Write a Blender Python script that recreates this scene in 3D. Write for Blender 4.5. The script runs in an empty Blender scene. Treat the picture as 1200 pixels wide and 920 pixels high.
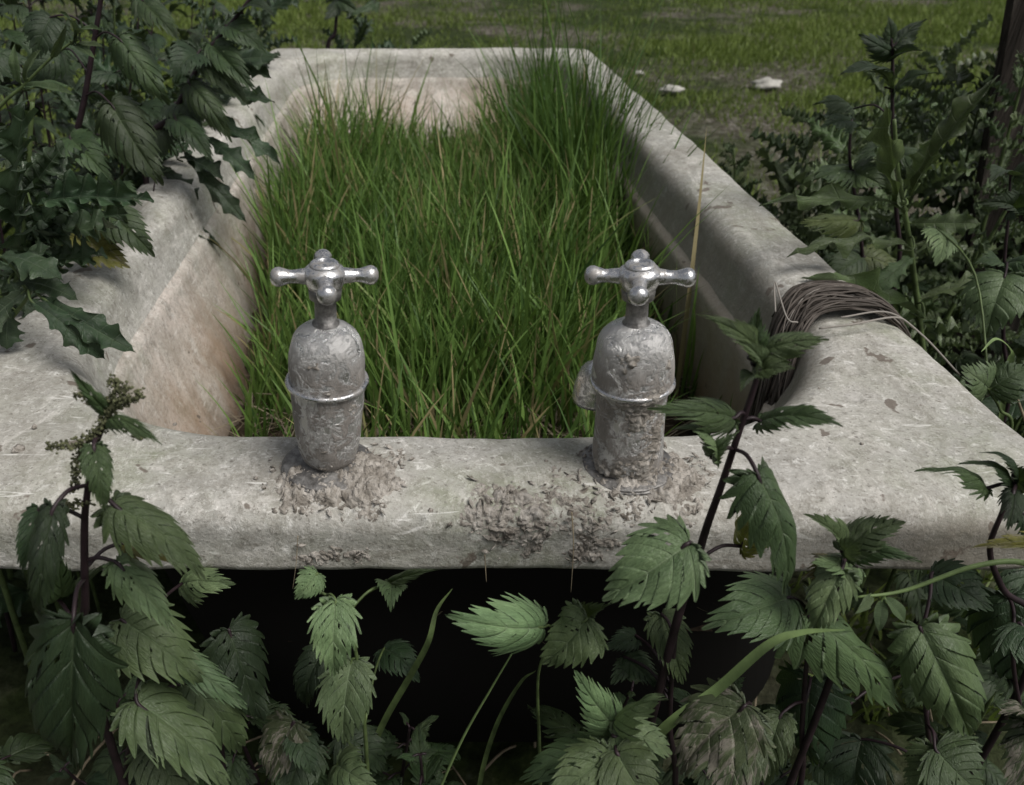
import bpy, math, random
import numpy as np
from mathutils import Vector, Matrix, noise
R = math.radians
S = bpy.context.scene
C = S.collection
# ---------------------------------------------------------------- camera, sky, sun, exposure
CAMX, CAMZ, PITCH, F, CX, CY = -0.04, 0.82, R(31.4), 950.0, 490.0, 460.0
cam = bpy.data.cameras.new('camera'); camo = bpy.data.objects.new('camera', cam); C.objects.link(camo)
camo.location = (CAMX, 0, CAMZ); camo.rotation_euler = (R(90) - PITCH, 0, 0)
cam.sensor_width = 36; cam.sensor_fit = 'HORIZONTAL'; cam.lens = 36 * F / 1200
cam.shift_x = (600 - CX) / 1200; cam.clip_start = 0.02; cam.clip_end = 500
cam.dof.use_dof = True; cam.dof.focus_distance = 0.56; cam.dof.aperture_fstop = 13
S.camera = camo
SUN_EL, SUN_AZ = R(58), R(128)       # azimuth clockwise from +Y: light from the right, a little behind the camera
w = bpy.data.worlds.new('World'); S.world = w; w.use_nodes = True
nt = w.node_tree; bg = nt.nodes['Background']
sky = nt.nodes.new('ShaderNodeTexSky'); sky.sky_type = 'NISHITA'; sky.sun_disc = False
sky.sun_elevation = SUN_EL; sky.sun_rotation = SUN_AZ; sky.dust_density = 3.0; sky.air_density = 1.0
hs = nt.nodes.new('ShaderNodeHueSaturation'); hs.inputs['Saturation'].default_value = 0.25
nt.links.new(sky.outputs[0], hs.inputs['Color']); nt.links.new(hs.outputs[0], bg.inputs[0])
bg.inputs[1].default_value = 0.062
sl = bpy.data.lights.new('sun', 'SUN'); so = bpy.data.objects.new('sun', sl); C.objects.link(so)
sl.energy = 2.25; sl.angle = R(32); sl.color = (1.0, 0.965, 0.91)
d = Vector((math.sin(SUN_AZ) * math.cos(SUN_EL), math.cos(SUN_AZ) * math.cos(SUN_EL), math.sin(SUN_EL)))
so.rotation_euler = d.to_track_quat('Z', 'Y').to_euler(); so.location = (2, -1, 4)
S.view_settings.view_transform = 'Standard'; S.view_settings.look = 'None'
S.view_settings.gamma = 1; S.view_settings.exposure = 0.48

# ---------------------------------------------------------------- helpers
FW = Vector((0, math.cos(PITCH), -math.sin(PITCH))); UP = Vector((0, math.sin(PITCH), math.cos(PITCH)))
CAM = Vector((CAMX, 0, CAMZ))
def ray(px, py): return Vector((1, 0, 0)) * ((px - CX) / F) + UP * ((CY - py) / F) + FW
def PY(px, py, Y): r = ray(px, py); return CAM + r * (Y / r.y)
def PZ(px, py, z): r = ray(px, py); return CAM + r * ((z - CAMZ) / r.z)
def depth(p): return (p - CAM).dot(FW)
def tag(o, label=None, cat=None, group=None, kind=None):
    if label: o['label'] = label
    if cat: o['category'] = cat
    if group: o['group'] = group
    if kind: o['kind'] = kind
    return o
def empty(name, loc, label, cat, group=None):
    o = bpy.data.objects.new(name, None); C.objects.link(o); o.location = loc; o.empty_display_size = .05
    return tag(o, label, cat, group)
def link(name, me, parent=None, mat=None, smooth=True):
    o = bpy.data.objects.new(name, me); C.objects.link(o)
    if mat and not me.materials: me.materials.append(mat)
    if parent: o.parent = parent
    return o
def mesh(name, vs, fs, mat=None, smooth=True, off=None):
    me = bpy.data.meshes.new(name)
    if off is not None: vs = [(v[0] - off[0], v[1] - off[1], v[2] - off[2]) for v in vs]
    me.from_pydata([tuple(v) for v in vs], [], fs); me.update()
    if smooth: me.polygons.foreach_set('use_smooth', [True] * len(me.polygons))
    if mat: me.materials.append(mat)
    return me
class MB:
    def __init__(s): s.v = []; s.f = []
    def add(s, vs, fs):
        b = len(s.v); s.v += [tuple(v) for v in vs]; s.f += [tuple(i + b for i in f) for f in fs]
    def tube(s, pts, rads, n=7, cap=True):
        pts = [Vector(p) for p in pts]
        if not hasattr(rads, '__len__'): rads = [rads] * len(pts)
        vs = []; prev = None
        for i, p in enumerate(pts):
            t = (pts[min(i + 1, len(pts) - 1)] - pts[max(i - 1, 0)])
            t = t.normalized() if t.length > 1e-9 else Vector((0, 0, 1))
            a = prev if prev else (Vector((1, 0, 0)) if abs(t.x) < .8 else Vector((0, 1, 0)))
            a = (a - t * a.dot(t)).normalized(); b = t.cross(a); prev = a
            for k in range(n):
                an = 2 * math.pi * k / n
                vs.append(p + (a * math.cos(an) + b * math.sin(an)) * rads[i])
        fs = [(i * n + k, i * n + (k + 1) % n, (i + 1) * n + (k + 1) % n, (i + 1) * n + k) for i in range(len(pts) - 1) for k in range(n)]
        if cap: fs += [tuple(range(n - 1, -1, -1)), tuple(range((len(pts) - 1) * n, len(pts) * n))]
        s.add(vs, fs)
    def build(s, name, mat, parent=None, smooth=True):
        off = parent.location if parent else None
        return link(name, mesh(name, s.v, s.f, mat, smooth, off), parent)
def spline(pts, n):
    """Catmull-Rom through pts, n samples per span"""
    P = [Vector(p) for p in pts]
    if len(P) < 3: return [P[0].lerp(P[-1], i / n) for i in range(n + 1)]
    P = [P[0] * 2 - P[1]] + P + [P[-1] * 2 - P[-2]]; out = []
    for i in range(1, len(P) - 2):
        for k in range(n):
            t = k / n
            out.append(.5 * ((2 * P[i]) + (P[i + 1] - P[i - 1]) * t + (2 * P[i - 1] - 5 * P[i] + 4 * P[i + 1] - P[i + 2]) * t * t + (3 * P[i] - P[i - 1] - 3 * P[i + 1] + P[i + 2]) * t ** 3))
    out.append(P[-2]); return out
def nz(x, y, z=0., o=4): return noise.fractal(Vector((x, y, z)), 1.0, 2.0, o)

# ---------------------------------------------------------------- materials
class N:
    def __init__(s, name):
        s.m = bpy.data.materials.new(name); s.m.use_nodes = True; s.t = s.m.node_tree
        s.b = s.t.nodes['Principled BSDF']; s.out = s.t.nodes['Material Output']
    def n(s, ty, **k):
        nd = s.t.nodes.new(ty)
        for a, v in k.items():
            if a in nd.inputs: s.set(nd.inputs[a], v)
            else: setattr(nd, a, v)
        return nd
    def set(s, sock, v):
        if isinstance(v, bpy.types.NodeSocket): s.t.links.new(v, sock)
        elif hasattr(v, '__len__') and len(v) == 3 and sock.type == 'RGBA': sock.default_value = (*v, 1)
        else: sock.default_value = v
    def co(s, k='Object', scale=(1, 1, 1)):
        tc = s.n('ShaderNodeTexCoord'); mp = s.n('ShaderNodeMapping'); s.set(mp.inputs[0], tc.outputs[k]); mp.inputs['Scale'].default_value = scale
        return mp.outputs[0]
    def noise(s, vec, scale, detail=6, rough=.6, dist=0.):
        nd = s.n('ShaderNodeTexNoise', Scale=scale, Detail=detail, Roughness=rough, Distortion=dist); s.set(nd.inputs['Vector'], vec); return nd.outputs['Fac']
    def vor(s, vec, scale, feature='F1', out='Distance'):
        nd = s.n('ShaderNodeTexVoronoi', Scale=scale); nd.feature = feature; s.set(nd.inputs['Vector'], vec); return nd.outputs[out]
    def ramp(s, fac, stops, interp='LINEAR'):
        nd = s.n('ShaderNodeValToRGB'); s.set(nd.inputs[0], fac); cr = nd.color_ramp; cr.interpolation = interp
        while len(cr.elements) < len(stops): cr.elements.new(.5)
        for e, (p, c) in zip(cr.elements, stops):
            e.position = p; e.color = (*c, 1) if hasattr(c, '__len__') else (c, c, c, 1)
        return nd.outputs[0]
    def mix(s, f, a, b, mode='MIX'):
        nd = s.n('ShaderNodeMix'); nd.data_type = 'RGBA'; nd.blend_type = mode; s.set(nd.inputs[0], f); s.set(nd.inputs[6], a); s.set(nd.inputs[7], b); return nd.outputs[2]
    def math(s, op, a, b=0., c=0., clamp=False):
        nd = s.n('ShaderNodeMath', operation=op); nd.use_clamp = clamp; s.set(nd.inputs[0], a); s.set(nd.inputs[1], b); s.set(nd.inputs[2], c); return nd.outputs[0]
    def sep(s, v):
        nd = s.n('ShaderNodeSeparateXYZ'); s.set(nd.inputs[0], v); return nd.outputs
    def bump(s, h, dist, strength=1., normal=None):
        nd = s.n('ShaderNodeBump', Distance=dist, Strength=strength); s.set(nd.inputs['Height'], h)
        if normal is not None: s.set(nd.inputs['Normal'], normal)
        return nd.outputs[0]
    def p(s, **k):
        for a, v in k.items(): s.set(s.b.inputs[a.replace('_', ' ')], v)
        return s.m

def mat_enamel(name, wall=False):
    m = N(name); co = m.co(); x, y, z = m.sep(co)
    n1 = m.noise(co, 3.5, 8, .65); n2 = m.noise(co, 14, 8, .7, .4); n3 = m.noise(co, 60, 8, .75, .2); n4 = m.noise(co, 300, 4, .7)
    base = m.ramp(n1, [(.3, (.24, .24, .21)), (.48, (.37, .36, .335)), (.7, (.58, .555, .515))])
    if wall: base = m.ramp(n1, [(.3, (.40, .36, .32)), (.5, (.56, .50, .455)), (.7, (.70, .64, .59))])
    b = m.mix(m.ramp(n2, [(.42, 0.), (.62, .75)]), base, (.34, .335, .29))
    b = m.mix(m.ramp(n3, [(.50, 0.), (.64, .8)]), b, (.21, .20, .175))
    b = m.mix(m.ramp(m.noise(co, 110, 8, .8, .6), [(.55, 0.), (.62, .7)]), b, (.74, .73, .70))
    # green algae in patches
    b = m.mix(m.math('MULTIPLY', m.ramp(m.noise(co, 6.3, 5, .6), [(.5, 0.), (.66, .6)]), m.ramp(n3, [(.35, .2), (.6, 1.)])), b, (.22, .25, .15))
    # small dark pits and specks
    b = m.mix(m.math('MULTIPLY', m.ramp(m.vor(co, 60), [(.05, .8), (.11, 0.)]), m.ramp(m.noise(co, 8, 3, .5), [(.5, 0.), (.6, 1.)])), b, (.10, .085, .07))
    dr = m.noise(m.co(scale=(1.5, .7, 5)), 5, 9, .75, 1.2); b = m.mix(m.ramp(dr, [(.50, 0.), (.68, .75)]), b, (.20, .185, .155))
    b = m.mix(m.ramp(m.noise(m.co(scale=(2.2, .9, 3)), 9, 9, .8, 2.), [(.52, 0.), (.66, .55)]), b, (.70, .67, .63))
    b = m.mix(m.ramp(m.noise(co, 190, 6, .8), [(.36, .55), (.5, 0.)]), b, (.20, .185, .155))
    b = m.mix(m.ramp(m.noise(co, 240, 5, .8), [(.54, 0.), (.66, .35)]), b, (.76, .74, .71))
    sp = m.math('MULTIPLY', m.ramp(n4, [(.58, 0.), (.66, 1.)]), .7)
    b = m.mix(sp, b, (.14, .13, .11))
    # pale scratches
    cs = m.co(scale=(18, 160, 60)) if not wall else m.co(scale=(40, 6, 90))
    b = m.mix(m.ramp(m.noise(cs, 1.2, 3, .5, 1.5), [(.66, 0.), (.71, .5)]), b, (.80, .79, .76))
    if wall:
        st = m.co(scale=(16, 16, 1.6)); sn = m.noise(st, 1.5, 8, .7, .5)
        b = m.mix(m.ramp(sn, [(.45, 0.), (.68, .75)]), b, (.27, .235, .20))
        b = m.mix(m.math('MULTIPLY', m.ramp(x, [(.02, 0.), (.12, 1.)]), m.ramp(m.noise(co, 9, 6, .6), [(.3, .5), (.6, .95)])), b, (.27, .235, .19)) # right wall's shade is painted in along with brown dirt
        low = m.ramp(z, [(.30, 1.), (.44, 0.)]) # stain that climbs from the soil line
        b = m.mix(m.math('MULTIPLY', low, m.ramp(m.noise(m.co(scale=(9, 9, 2)), 1.1, 6, .6, .3), [(.38, .1), (.62, .85)])), b, (.27, .16, .085))
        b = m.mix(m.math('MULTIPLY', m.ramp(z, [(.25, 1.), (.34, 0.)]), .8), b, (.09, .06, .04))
    if not wall: # shade painted in as mottled brown below the crest on the right-hand side
        shade_m = m.math('MULTIPLY', m.ramp(z, [(.486, 1.), (.497, 0.)]), m.math('MULTIPLY', m.ramp(x, [(.16, 0.), (.27, 1.)]), m.ramp(m.math('SUBTRACT', .36, x), [(.0, 0.), (.01, 1.)])))
        b = m.mix(m.math('MULTIPLY', shade_m, m.ramp(n2, [(.3, .45), (.6, .9)])), b, (.19, .17, .14))
    h = m.math('ADD', m.math('MULTIPLY', n3, .8), m.math('MULTIPLY', n4, .35)); h = m.math('ADD', h, m.math('MULTIPLY', n2, 1.4))
    chip = m.math('MULTIPLY', m.ramp(m.noise(co, 26, 4, .55, .3), [(.655, 0.), (.672, 1.)]), .85); b = m.mix(chip, b, (.13, .105, .085))
    return m.p(Base_Color=b, Roughness=m.ramp(n3, [(.3, .36), (.7, .85)]), Normal=m.bump(h, .0022, .8), Specular_IOR_Level=.35)
M = {}
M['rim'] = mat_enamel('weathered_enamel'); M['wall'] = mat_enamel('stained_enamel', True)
m = N('black_underside'); M['under'] = m.p(Base_Color=(.010, .009, .008), Roughness=.95, Specular_IOR_Level=.1)
def mat_mud():
    m = N('dried_mud'); co = m.co(); n = m.noise(co, 90, 8, .7, .8)
    c = m.ramp(n, [(.30, (.11, .095, .08)), (.46, (.27, .245, .215)), (.6, (.42, .39, .355)), (.75, (.56, .53, .49))])
    h = m.math('ADD', n, m.math('MULTIPLY', m.vor(co, 160, 'DISTANCE_TO_EDGE'), .8))
    return m.p(Base_Color=c, Roughness=.95, Normal=m.bump(h, .004, .9), Specular_IOR_Level=.15)
M['mud'] = mat_mud()
def mat_chrome():
    m = N('dulled_chrome'); co = m.co(); n = m.noise(co, 70, 7, .7, .5); n2 = m.noise(m.co(scale=(1, 1, .35)), 130, 8, .75)
    dirt = m.ramp(n, [(.44, .06), (.52, .95)]); dirt2 = m.ramp(n2, [(.5, 0.), (.58, .85)])
    k = m.math('MULTIPLY', m.math('MAXIMUM', dirt, dirt2), m.ramp(m.sep(co)[2], [(.080, 1.), (.104, .35)]))
    c = m.mix(k, (.62, .62, .62), m.ramp(n2, [(.3, (.13, .115, .10)), (.7, (.33, .30, .275))]))
    return m.p(Base_Color=c, Metallic=m.math('SUBTRACT', 1., m.math('MULTIPLY', k, .85)), Roughness=m.math('ADD', m.math('MULTIPLY', k, .6), .24),
               Normal=m.bump(m.math('ADD', m.math('MULTIPLY', k, .5), m.math('ADD', n, m.math('MULTIPLY', n2, .8))), .0026, .8))
M['chrome'] = mat_chrome()
def mat_chrome2():
    m = N('worn_chrome_handle'); co = m.co(); n = m.noise(co, 120, 6, .7, .3)
    k = m.math('MAXIMUM', m.ramp(n, [(.5, .0), (.6, .85)]), m.ramp(m.noise(co, 420, 4, .7), [(.56, 0.), (.62, .7)]))
    return m.p(Base_Color=m.mix(k, (.60, .60, .61), (.20, .185, .17)), Metallic=m.math('SUBTRACT', 1., m.math('MULTIPLY', k, .7)),
               Roughness=m.math('ADD', m.math('MULTIPLY', k, .4), .25), Normal=m.bump(n, .0008, .5))
M['chrome2'] = mat_chrome2()
m = N('dark_spindle'); n_ = m.noise(m.co(), 150, 5, .7)
M['spindle'] = m.p(Base_Color=m.ramp(n_, [(.35, (.10, .095, .09)), (.7, (.34, .33, .32))]), Metallic=.75, Roughness=.55, Normal=m.bump(n_, .001))
def mat_soil(name, a, b, c, scale=30):
    m = N(name); co = m.co(); n = m.noise(co, scale, 8, .7)
    return m.p(Base_Color=m.ramp(n, [(.32, a), (.52, b), (.75, c)]), Roughness=1., Specular_IOR_Level=.1, Normal=m.bump(n, .01, .9))
M['soil'] = mat_soil('dark_soil', (.018, .012, .008), (.05, .037, .025), (.14, .11, .08))
def mat_ground():
    m = N('field_ground'); co = m.co(); n1 = m.noise(co, .9, 5, .6); n2 = m.noise(co, 22, 8, .75); n3 = m.vor(co, 34)
    g = m.ramp(n2, [(.35, (.012, .016, .007)), (.55, (.035, .05, .016)), (.75, (.09, .095, .045))])
    b = m.ramp(n2, [(.32, (.03, .026, .018)), (.5, (.085, .077, .058)), (.66, (.20, .19, .165))])
    b = m.mix(m.ramp(n3, [(.08, .8), (.22, 0.)]), b, (.34, .33, .31))
    c = m.mix(m.ramp(n1, [(.46, 0.), (.58, 1.)]), g, b)
    return m.p(Base_Color=c, Roughness=1., Specular_IOR_Level=.1, Normal=m.bump(m.math('ADD', n2, n3), .02, .8))
M['ground'] = mat_ground()
def mat_blade(name, lo, hi, dry=(.30, .25, .13), dryf=.93, spec=.3):
    m = N(name); at = m.n('ShaderNodeAttribute'); at.attribute_name = 'rnd'
    f = at.outputs['Fac']
    c = m.ramp(f, [(0., lo), (dryf - .02, hi), (dryf, dry), (1., dry)])
    m.p(Base_Color=c, Roughness=.5, Specular_IOR_Level=spec)
    tr = m.n('ShaderNodeBsdfTranslucent'); m.set(tr.inputs[0], m.mix(.5, c, (.14, .22, .03)))
    mx = m.n('ShaderNodeMixShader'); mx.inputs[0].default_value = .28
    m.t.links.new(m.b.outputs[0], mx.inputs[1]); m.t.links.new(tr.outputs[0], mx.inputs[2]); m.t.links.new(mx.outputs[0], m.out.inputs[0])
    return m.m
M['blade'] = mat_blade('lush_grass_blade', (.026, .064, .013), (.165, .275, .066))
M['field'] = mat_blade('field_grass_blade', (.052, .078, .018), (.19, .25, .06), (.20, .18, .10), .94, .2)
M['straw'] = mat_blade('dead_straw', (.12, .10, .07), (.30, .25, .18), (.36, .31, .24), .9, .2)
M['twig'] = mat_blade('grey_vine_strand', (.028, .022, .018), (.15, .128, .112), (.36, .33, .30), .93, .2)
def mat_leaf(name, c0, c1, vein, veins=6., spot=.0, trans=.16, rough=.47, spotc=(.20, .18, .15), under=(.12, .15, .10)):
    m = N(name); tc = m.n('ShaderNodeTexCoord'); u, v, _ = m.sep(tc.outputs['UV']); oi = m.n('ShaderNodeObjectInfo')
    au = m.math('ABSOLUTE', m.math('SUBTRACT', u, .5))
    mid = m.ramp(au, [(.0, 1.), (.028, 0.)])
    fr = m.math('FRACT', m.math('ADD', m.math('MULTIPLY', v, veins), .10)); dv = m.math('ABSOLUTE', m.math('SUBTRACT', fr, .5))
    lat = m.ramp(dv, [(.0, .9), (.05, 0.)])
    vm = m.math('MAXIMUM', mid, lat)
    cmb = m.n('ShaderNodeCombineXYZ'); m.set(cmb.inputs[0], u); m.set(cmb.inputs[1], v); m.set(cmb.inputs[2], oi.outputs['Random'])
    uv = cmb.outputs[0]
    net = m.vor(uv, 34, 'DISTANCE_TO_EDGE'); blot = m.noise(uv, 3.5, 5, .6)
    c = m.mix(m.ramp(blot, [(.3, 0.), (.7, 1.)]), c0, c1)
    hsv = m.n('ShaderNodeHueSaturation'); m.set(hsv.inputs['Color'], c)
    m.set(hsv.inputs['Value'], m.math('ADD', m.math('MULTIPLY', oi.outputs['Random'], .7), .65))
    m.set(hsv.inputs['Hue'], m.math('ADD', m.math('MULTIPLY', m.math('FRACT', m.math('MULTIPLY', oi.outputs['Random'], 7.3)), .035), .482))
    c = hsv.outputs[0]
    c = m.mix(m.ramp(net, [(.0, .16), (.05, 0.)]), c, vein)
    c = m.mix(m.ramp(m.noise(uv, 26, 5, .7, .4), [(.40, .35), (.60, 0.)]), c, (.02, .03, .012)); c = m.mix(m.math('MULTIPLY', vm, .55), c, vein)
    if spot:
        edge = m.math('ADD', m.noise(uv, 7, 7, .7, .6), m.math('MULTIPLY', v, .18))
        c = m.mix(m.ramp(edge, [(.72 - spot, 0.), (.80 - spot, .9)]), c, spotc)
    sm = m.ramp(m.noise(uv, 60, 2, .5), [(.70, 0.), (.74, .8)]); c = m.mix(sm, c, (.02, .02, .012))
    geo = m.n('ShaderNodeNewGeometry'); c = m.mix(m.math('MULTIPLY', geo.outputs['Backfacing'], .6), c, under)
    h = m.math('SUBTRACT', m.math('ADD', m.math('MULTIPLY', m.ramp(net, [(0., 0.), (.2, 1.)]), .22), m.math('MULTIPLY', m.noise(uv, 30, 4, .6), .5)), m.math('MULTIPLY', vm, .9))
    m.p(Base_Color=c, Roughness=rough, Normal=m.bump(h, .0011, .75), Specular_IOR_Level=.38)
    tr = m.n('ShaderNodeBsdfTranslucent'); m.set(tr.inputs[0], m.mix(.5, c, (.10, .16, .02)))
    mx = m.n('ShaderNodeMixShader'); mx.inputs[0].default_value = trans
    m.t.links.new(m.b.outputs[0], mx.inputs[1]); m.t.links.new(tr.outputs[0], mx.inputs[2]); m.t.links.new(mx.outputs[0], m.out.inputs[0])
    return m.m
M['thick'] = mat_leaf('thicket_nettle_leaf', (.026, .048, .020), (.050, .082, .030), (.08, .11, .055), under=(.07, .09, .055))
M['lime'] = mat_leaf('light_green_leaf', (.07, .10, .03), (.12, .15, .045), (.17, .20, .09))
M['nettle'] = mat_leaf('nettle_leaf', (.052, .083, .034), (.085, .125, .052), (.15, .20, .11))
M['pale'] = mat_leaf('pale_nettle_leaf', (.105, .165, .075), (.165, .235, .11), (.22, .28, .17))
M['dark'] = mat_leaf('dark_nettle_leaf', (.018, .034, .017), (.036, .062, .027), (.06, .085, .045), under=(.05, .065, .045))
M['sick'] = mat_leaf('blighted_nettle_leaf', (.055, .075, .035), (.09, .11, .055), (.15, .17, .10), spot=.12)
M['yellow'] = mat_leaf('yellowing_leaf', (.13, .13, .03), (.22, .20, .04), (.28, .27, .10), spot=.06)
M['thistle'] = mat_leaf('thistle_leaf', (.024, .045, .025), (.052, .085, .043), (.14, .18, .12), veins=7., rough=.30, under=(.06, .08, .06))
M['thistle_green'] = mat_leaf('green_thistle_leaf', (.055, .085, .034), (.10, .145, .058), (.18, .22, .13), veins=7., rough=.32)
def simple(name, c, rough=.6, var=.5, sc=80, spec=.3):
    m = N(name); n = m.noise(m.co(), sc, 4, .6)
    return m.p(Base_Color=m.ramp(n, [(.3, tuple(x * (1 - var) for x in c)), (.7, tuple(min(1, x * (1 + var)) for x in c))]), Roughness=rough, Specular_IOR_Level=spec)
M['stem_dark'] = simple('purple_black_stem', (.022, .013, .016), .5); M['stem_green'] = simple('green_stem', (.07, .10, .035), .55)
M['stalk'] = simple('pale_green_stalk', (.14, .20, .075), .5, .25); M['dry'] = simple('dry_stalk', (.23, .19, .13), .8)
M['seed'] = simple('nettle_catkin', (.085, .09, .045), .8, .6, 300); M['stone'] = simple('pale_stone', (.36, .35, .32), .9, .3, 25)
def mat_wood():
    m = N('dark_weathered_wood'); co = m.co(scale=(14, 14, .8)); n = m.noise(co, 4, 8, .7, 1.2); n2 = m.noise(m.co(scale=(60, 60, 2.)), 3, 5, .7)
    return m.p(Base_Color=m.ramp(n, [(.3, (.012, .010, .008)), (.55, (.045, .038, .032)), (.75, (.10, .088, .075))]), Roughness=.9, Specular_IOR_Level=.15,
               Normal=m.bump(m.math('ADD', n, n2), .008, .9))
M['wood'] = mat_wood()

# ---------------------------------------------------------------- ground
def blades(name, mat, pos, ln, wd, az, lean, curve, rnd, seg=4, parent=None):
    """pos (n,3): roots; lean = initial tilt, curve = added tilt to the tip; all arrays"""
    n = len(pos); k = seg + 1
    t = np.linspace(0, 1, k)[None, :]
    ang = lean[:, None] + curve[:, None] * t
    st = ln[:, None] / seg
    hx = np.cumsum(np.sin(ang) * st, 1) - np.sin(ang[:, :1]) * st; hz = np.cumsum(np.cos(ang) * st, 1) - np.cos(ang[:, :1]) * st
    cx = pos[:, 0:1] + hx * np.cos(az)[:, None]; cy = pos[:, 1:2] + hx * np.sin(az)[:, None]; cz = pos[:, 2:3] + hz
    tw = np.random.uniform(0, 2 * np.pi, n)[:, None] + t * np.random.uniform(-1.5, 1.5, n)[:, None]
    hw = (wd[:, None] * .5) * np.clip(1.15 - t ** 2.2 * 1.13, .02, 1)
    v = np.empty((n, k, 2, 3), np.float32)
    for s, i in ((-1, 0), (1, 1)):
        v[:, :, i, 0] = cx + s * hw * np.cos(tw); v[:, :, i, 1] = cy + s * hw * np.sin(tw); v[:, :, i, 2] = cz
    base = (np.arange(n) * k * 2)[:, None]; j = (np.arange(seg) * 2)[None, :]; a = base + j
    f = np.stack([a, a + 1, a + 3, a + 2], -1).reshape(-1).astype(np.int32)
    me = bpy.data.meshes.new(name); nv = n * k * 2; nf = n * seg
    me.vertices.add(nv); me.vertices.foreach_set('co', v.reshape(-1)); me.loops.add(nf * 4); me.loops.foreach_set('vertex_index', f)
    me.polygons.add(nf); me.polygons.foreach_set('loop_start', np.arange(nf, dtype=np.int32) * 4)
    me.update(calc_edges=True); me.validate()
    me.polygons.foreach_set('use_smooth', np.ones(nf, bool))
    at = me.attributes.new('rnd', 'FLOAT', 'POINT'); at.data.foreach_set('value', np.repeat(rnd, k * 2).astype(np.float32))
    me.materials.append(mat); o = bpy.data.objects.new(name, me); C.objects.link(o)
    if parent: o.parent = parent
    return o
def ground_h(x, y): return nz(x * .8, y * .8, 3.) * .03 + nz(x * 5, y * 5, 9., 3) * .012 - .012
def in_bath(x, y): return abs(x) < .42 and .36 < y < 2.14
def build_ground():
    xs = list(np.arange(-3, 7.01, .08)); ys = list(np.arange(-1.2, 11.01, .08))
    xs = [-60, -30, -12, -5] + xs + [9, 14, 30, 60]; ys = [-60, -20, -6, -2.5] + ys + [13, 18, 30, 80]
    vs = [(x, y, ground_h(x, y) if -3 <= x <= 7 and -1.3 < y < 11 else -.01) for y in ys for x in xs]; nx = len(xs)
    fs = [(j * nx + i, j * nx + i + 1, (j + 1) * nx + i + 1, (j + 1) * nx + i) for j in range(len(ys) - 1) for i in range(nx - 1)]
    tag(link('ground', mesh('ground', vs, fs, M['ground'])), kind='structure')
build_ground()

# ---------------------------------------------------------------- bathtub
HL, HR, Y0, Y1, RZ = .412, .392, .385, 2.18, .50          # half width, front edge, far edge, rim height
def rrect(x0, x1, y0, y1, rf, rb, ry=None, ns=(56, 90, 40), nc=16):
    """rounded rectangle, counter-clockwise from front-left; fixed sample counts so levels match"""
    ry = ry or rf; out = []
    def seg(a, b, n): out.extend([(a[0] + (b[0] - a[0]) * i / n, a[1] + (b[1] - a[1]) * i / n) for i in range(n)])
    def arc(cx, cy, rx, ry_, a0, n): out.extend([(cx + rx * math.cos(a0 + math.pi / 2 * i / n), cy + ry_ * math.sin(a0 + math.pi / 2 * i / n)) for i in range(n)])
    seg((x0 + rf, y0), (x1 - rf, y0), ns[0]); arc(x1 - rf, y0 + ry, rf, ry, -math.pi / 2, nc)
    seg((x1, y0 + ry), (x1, y1 - rb), ns[1]); arc(x1 - rb, y1 - rb, rb, rb, 0, nc)
    seg((x1 - rb, y1), (x0 + rb, y1), ns[2]); arc(x0 + rb, y1 - rb, rb, rb, math.pi / 2, nc)
    seg((x0, y1 - rb), (x0, y0 + ry), ns[1]); arc(x0 + rf, y0 + ry, rf, ry, math.pi, nc)
    return out
def outer(ins): return rrect(-HL + ins, HR - ins, Y0 + ins, Y1 - ins, max(.012, .05 - ins), max(.012, .045 - ins))
def inner(ins, far=0., dx=0.): return rrect(-.338 + ins + dx, .303 - ins + dx, .482 + ins * .8, 2.125 - ins * .8 - far, .185 - ins * .3, .19 - ins * .3 + far * .1, .21 - ins * .3)
def leftw(x, y): # the left wall stands steeper towards the far end
    t = min(1, max(0, (y - .8) / .55)); t = t * t * (3 - 2 * t); return .05 * t * min(1, max(0, (-x) / .12))
def lerp2(A, B, t): return [(a[0] + (b[0] - a[0]) * t, a[1] + (b[1] - a[1]) * t) for a, b in zip(A, B)]
RR = .019
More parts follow.
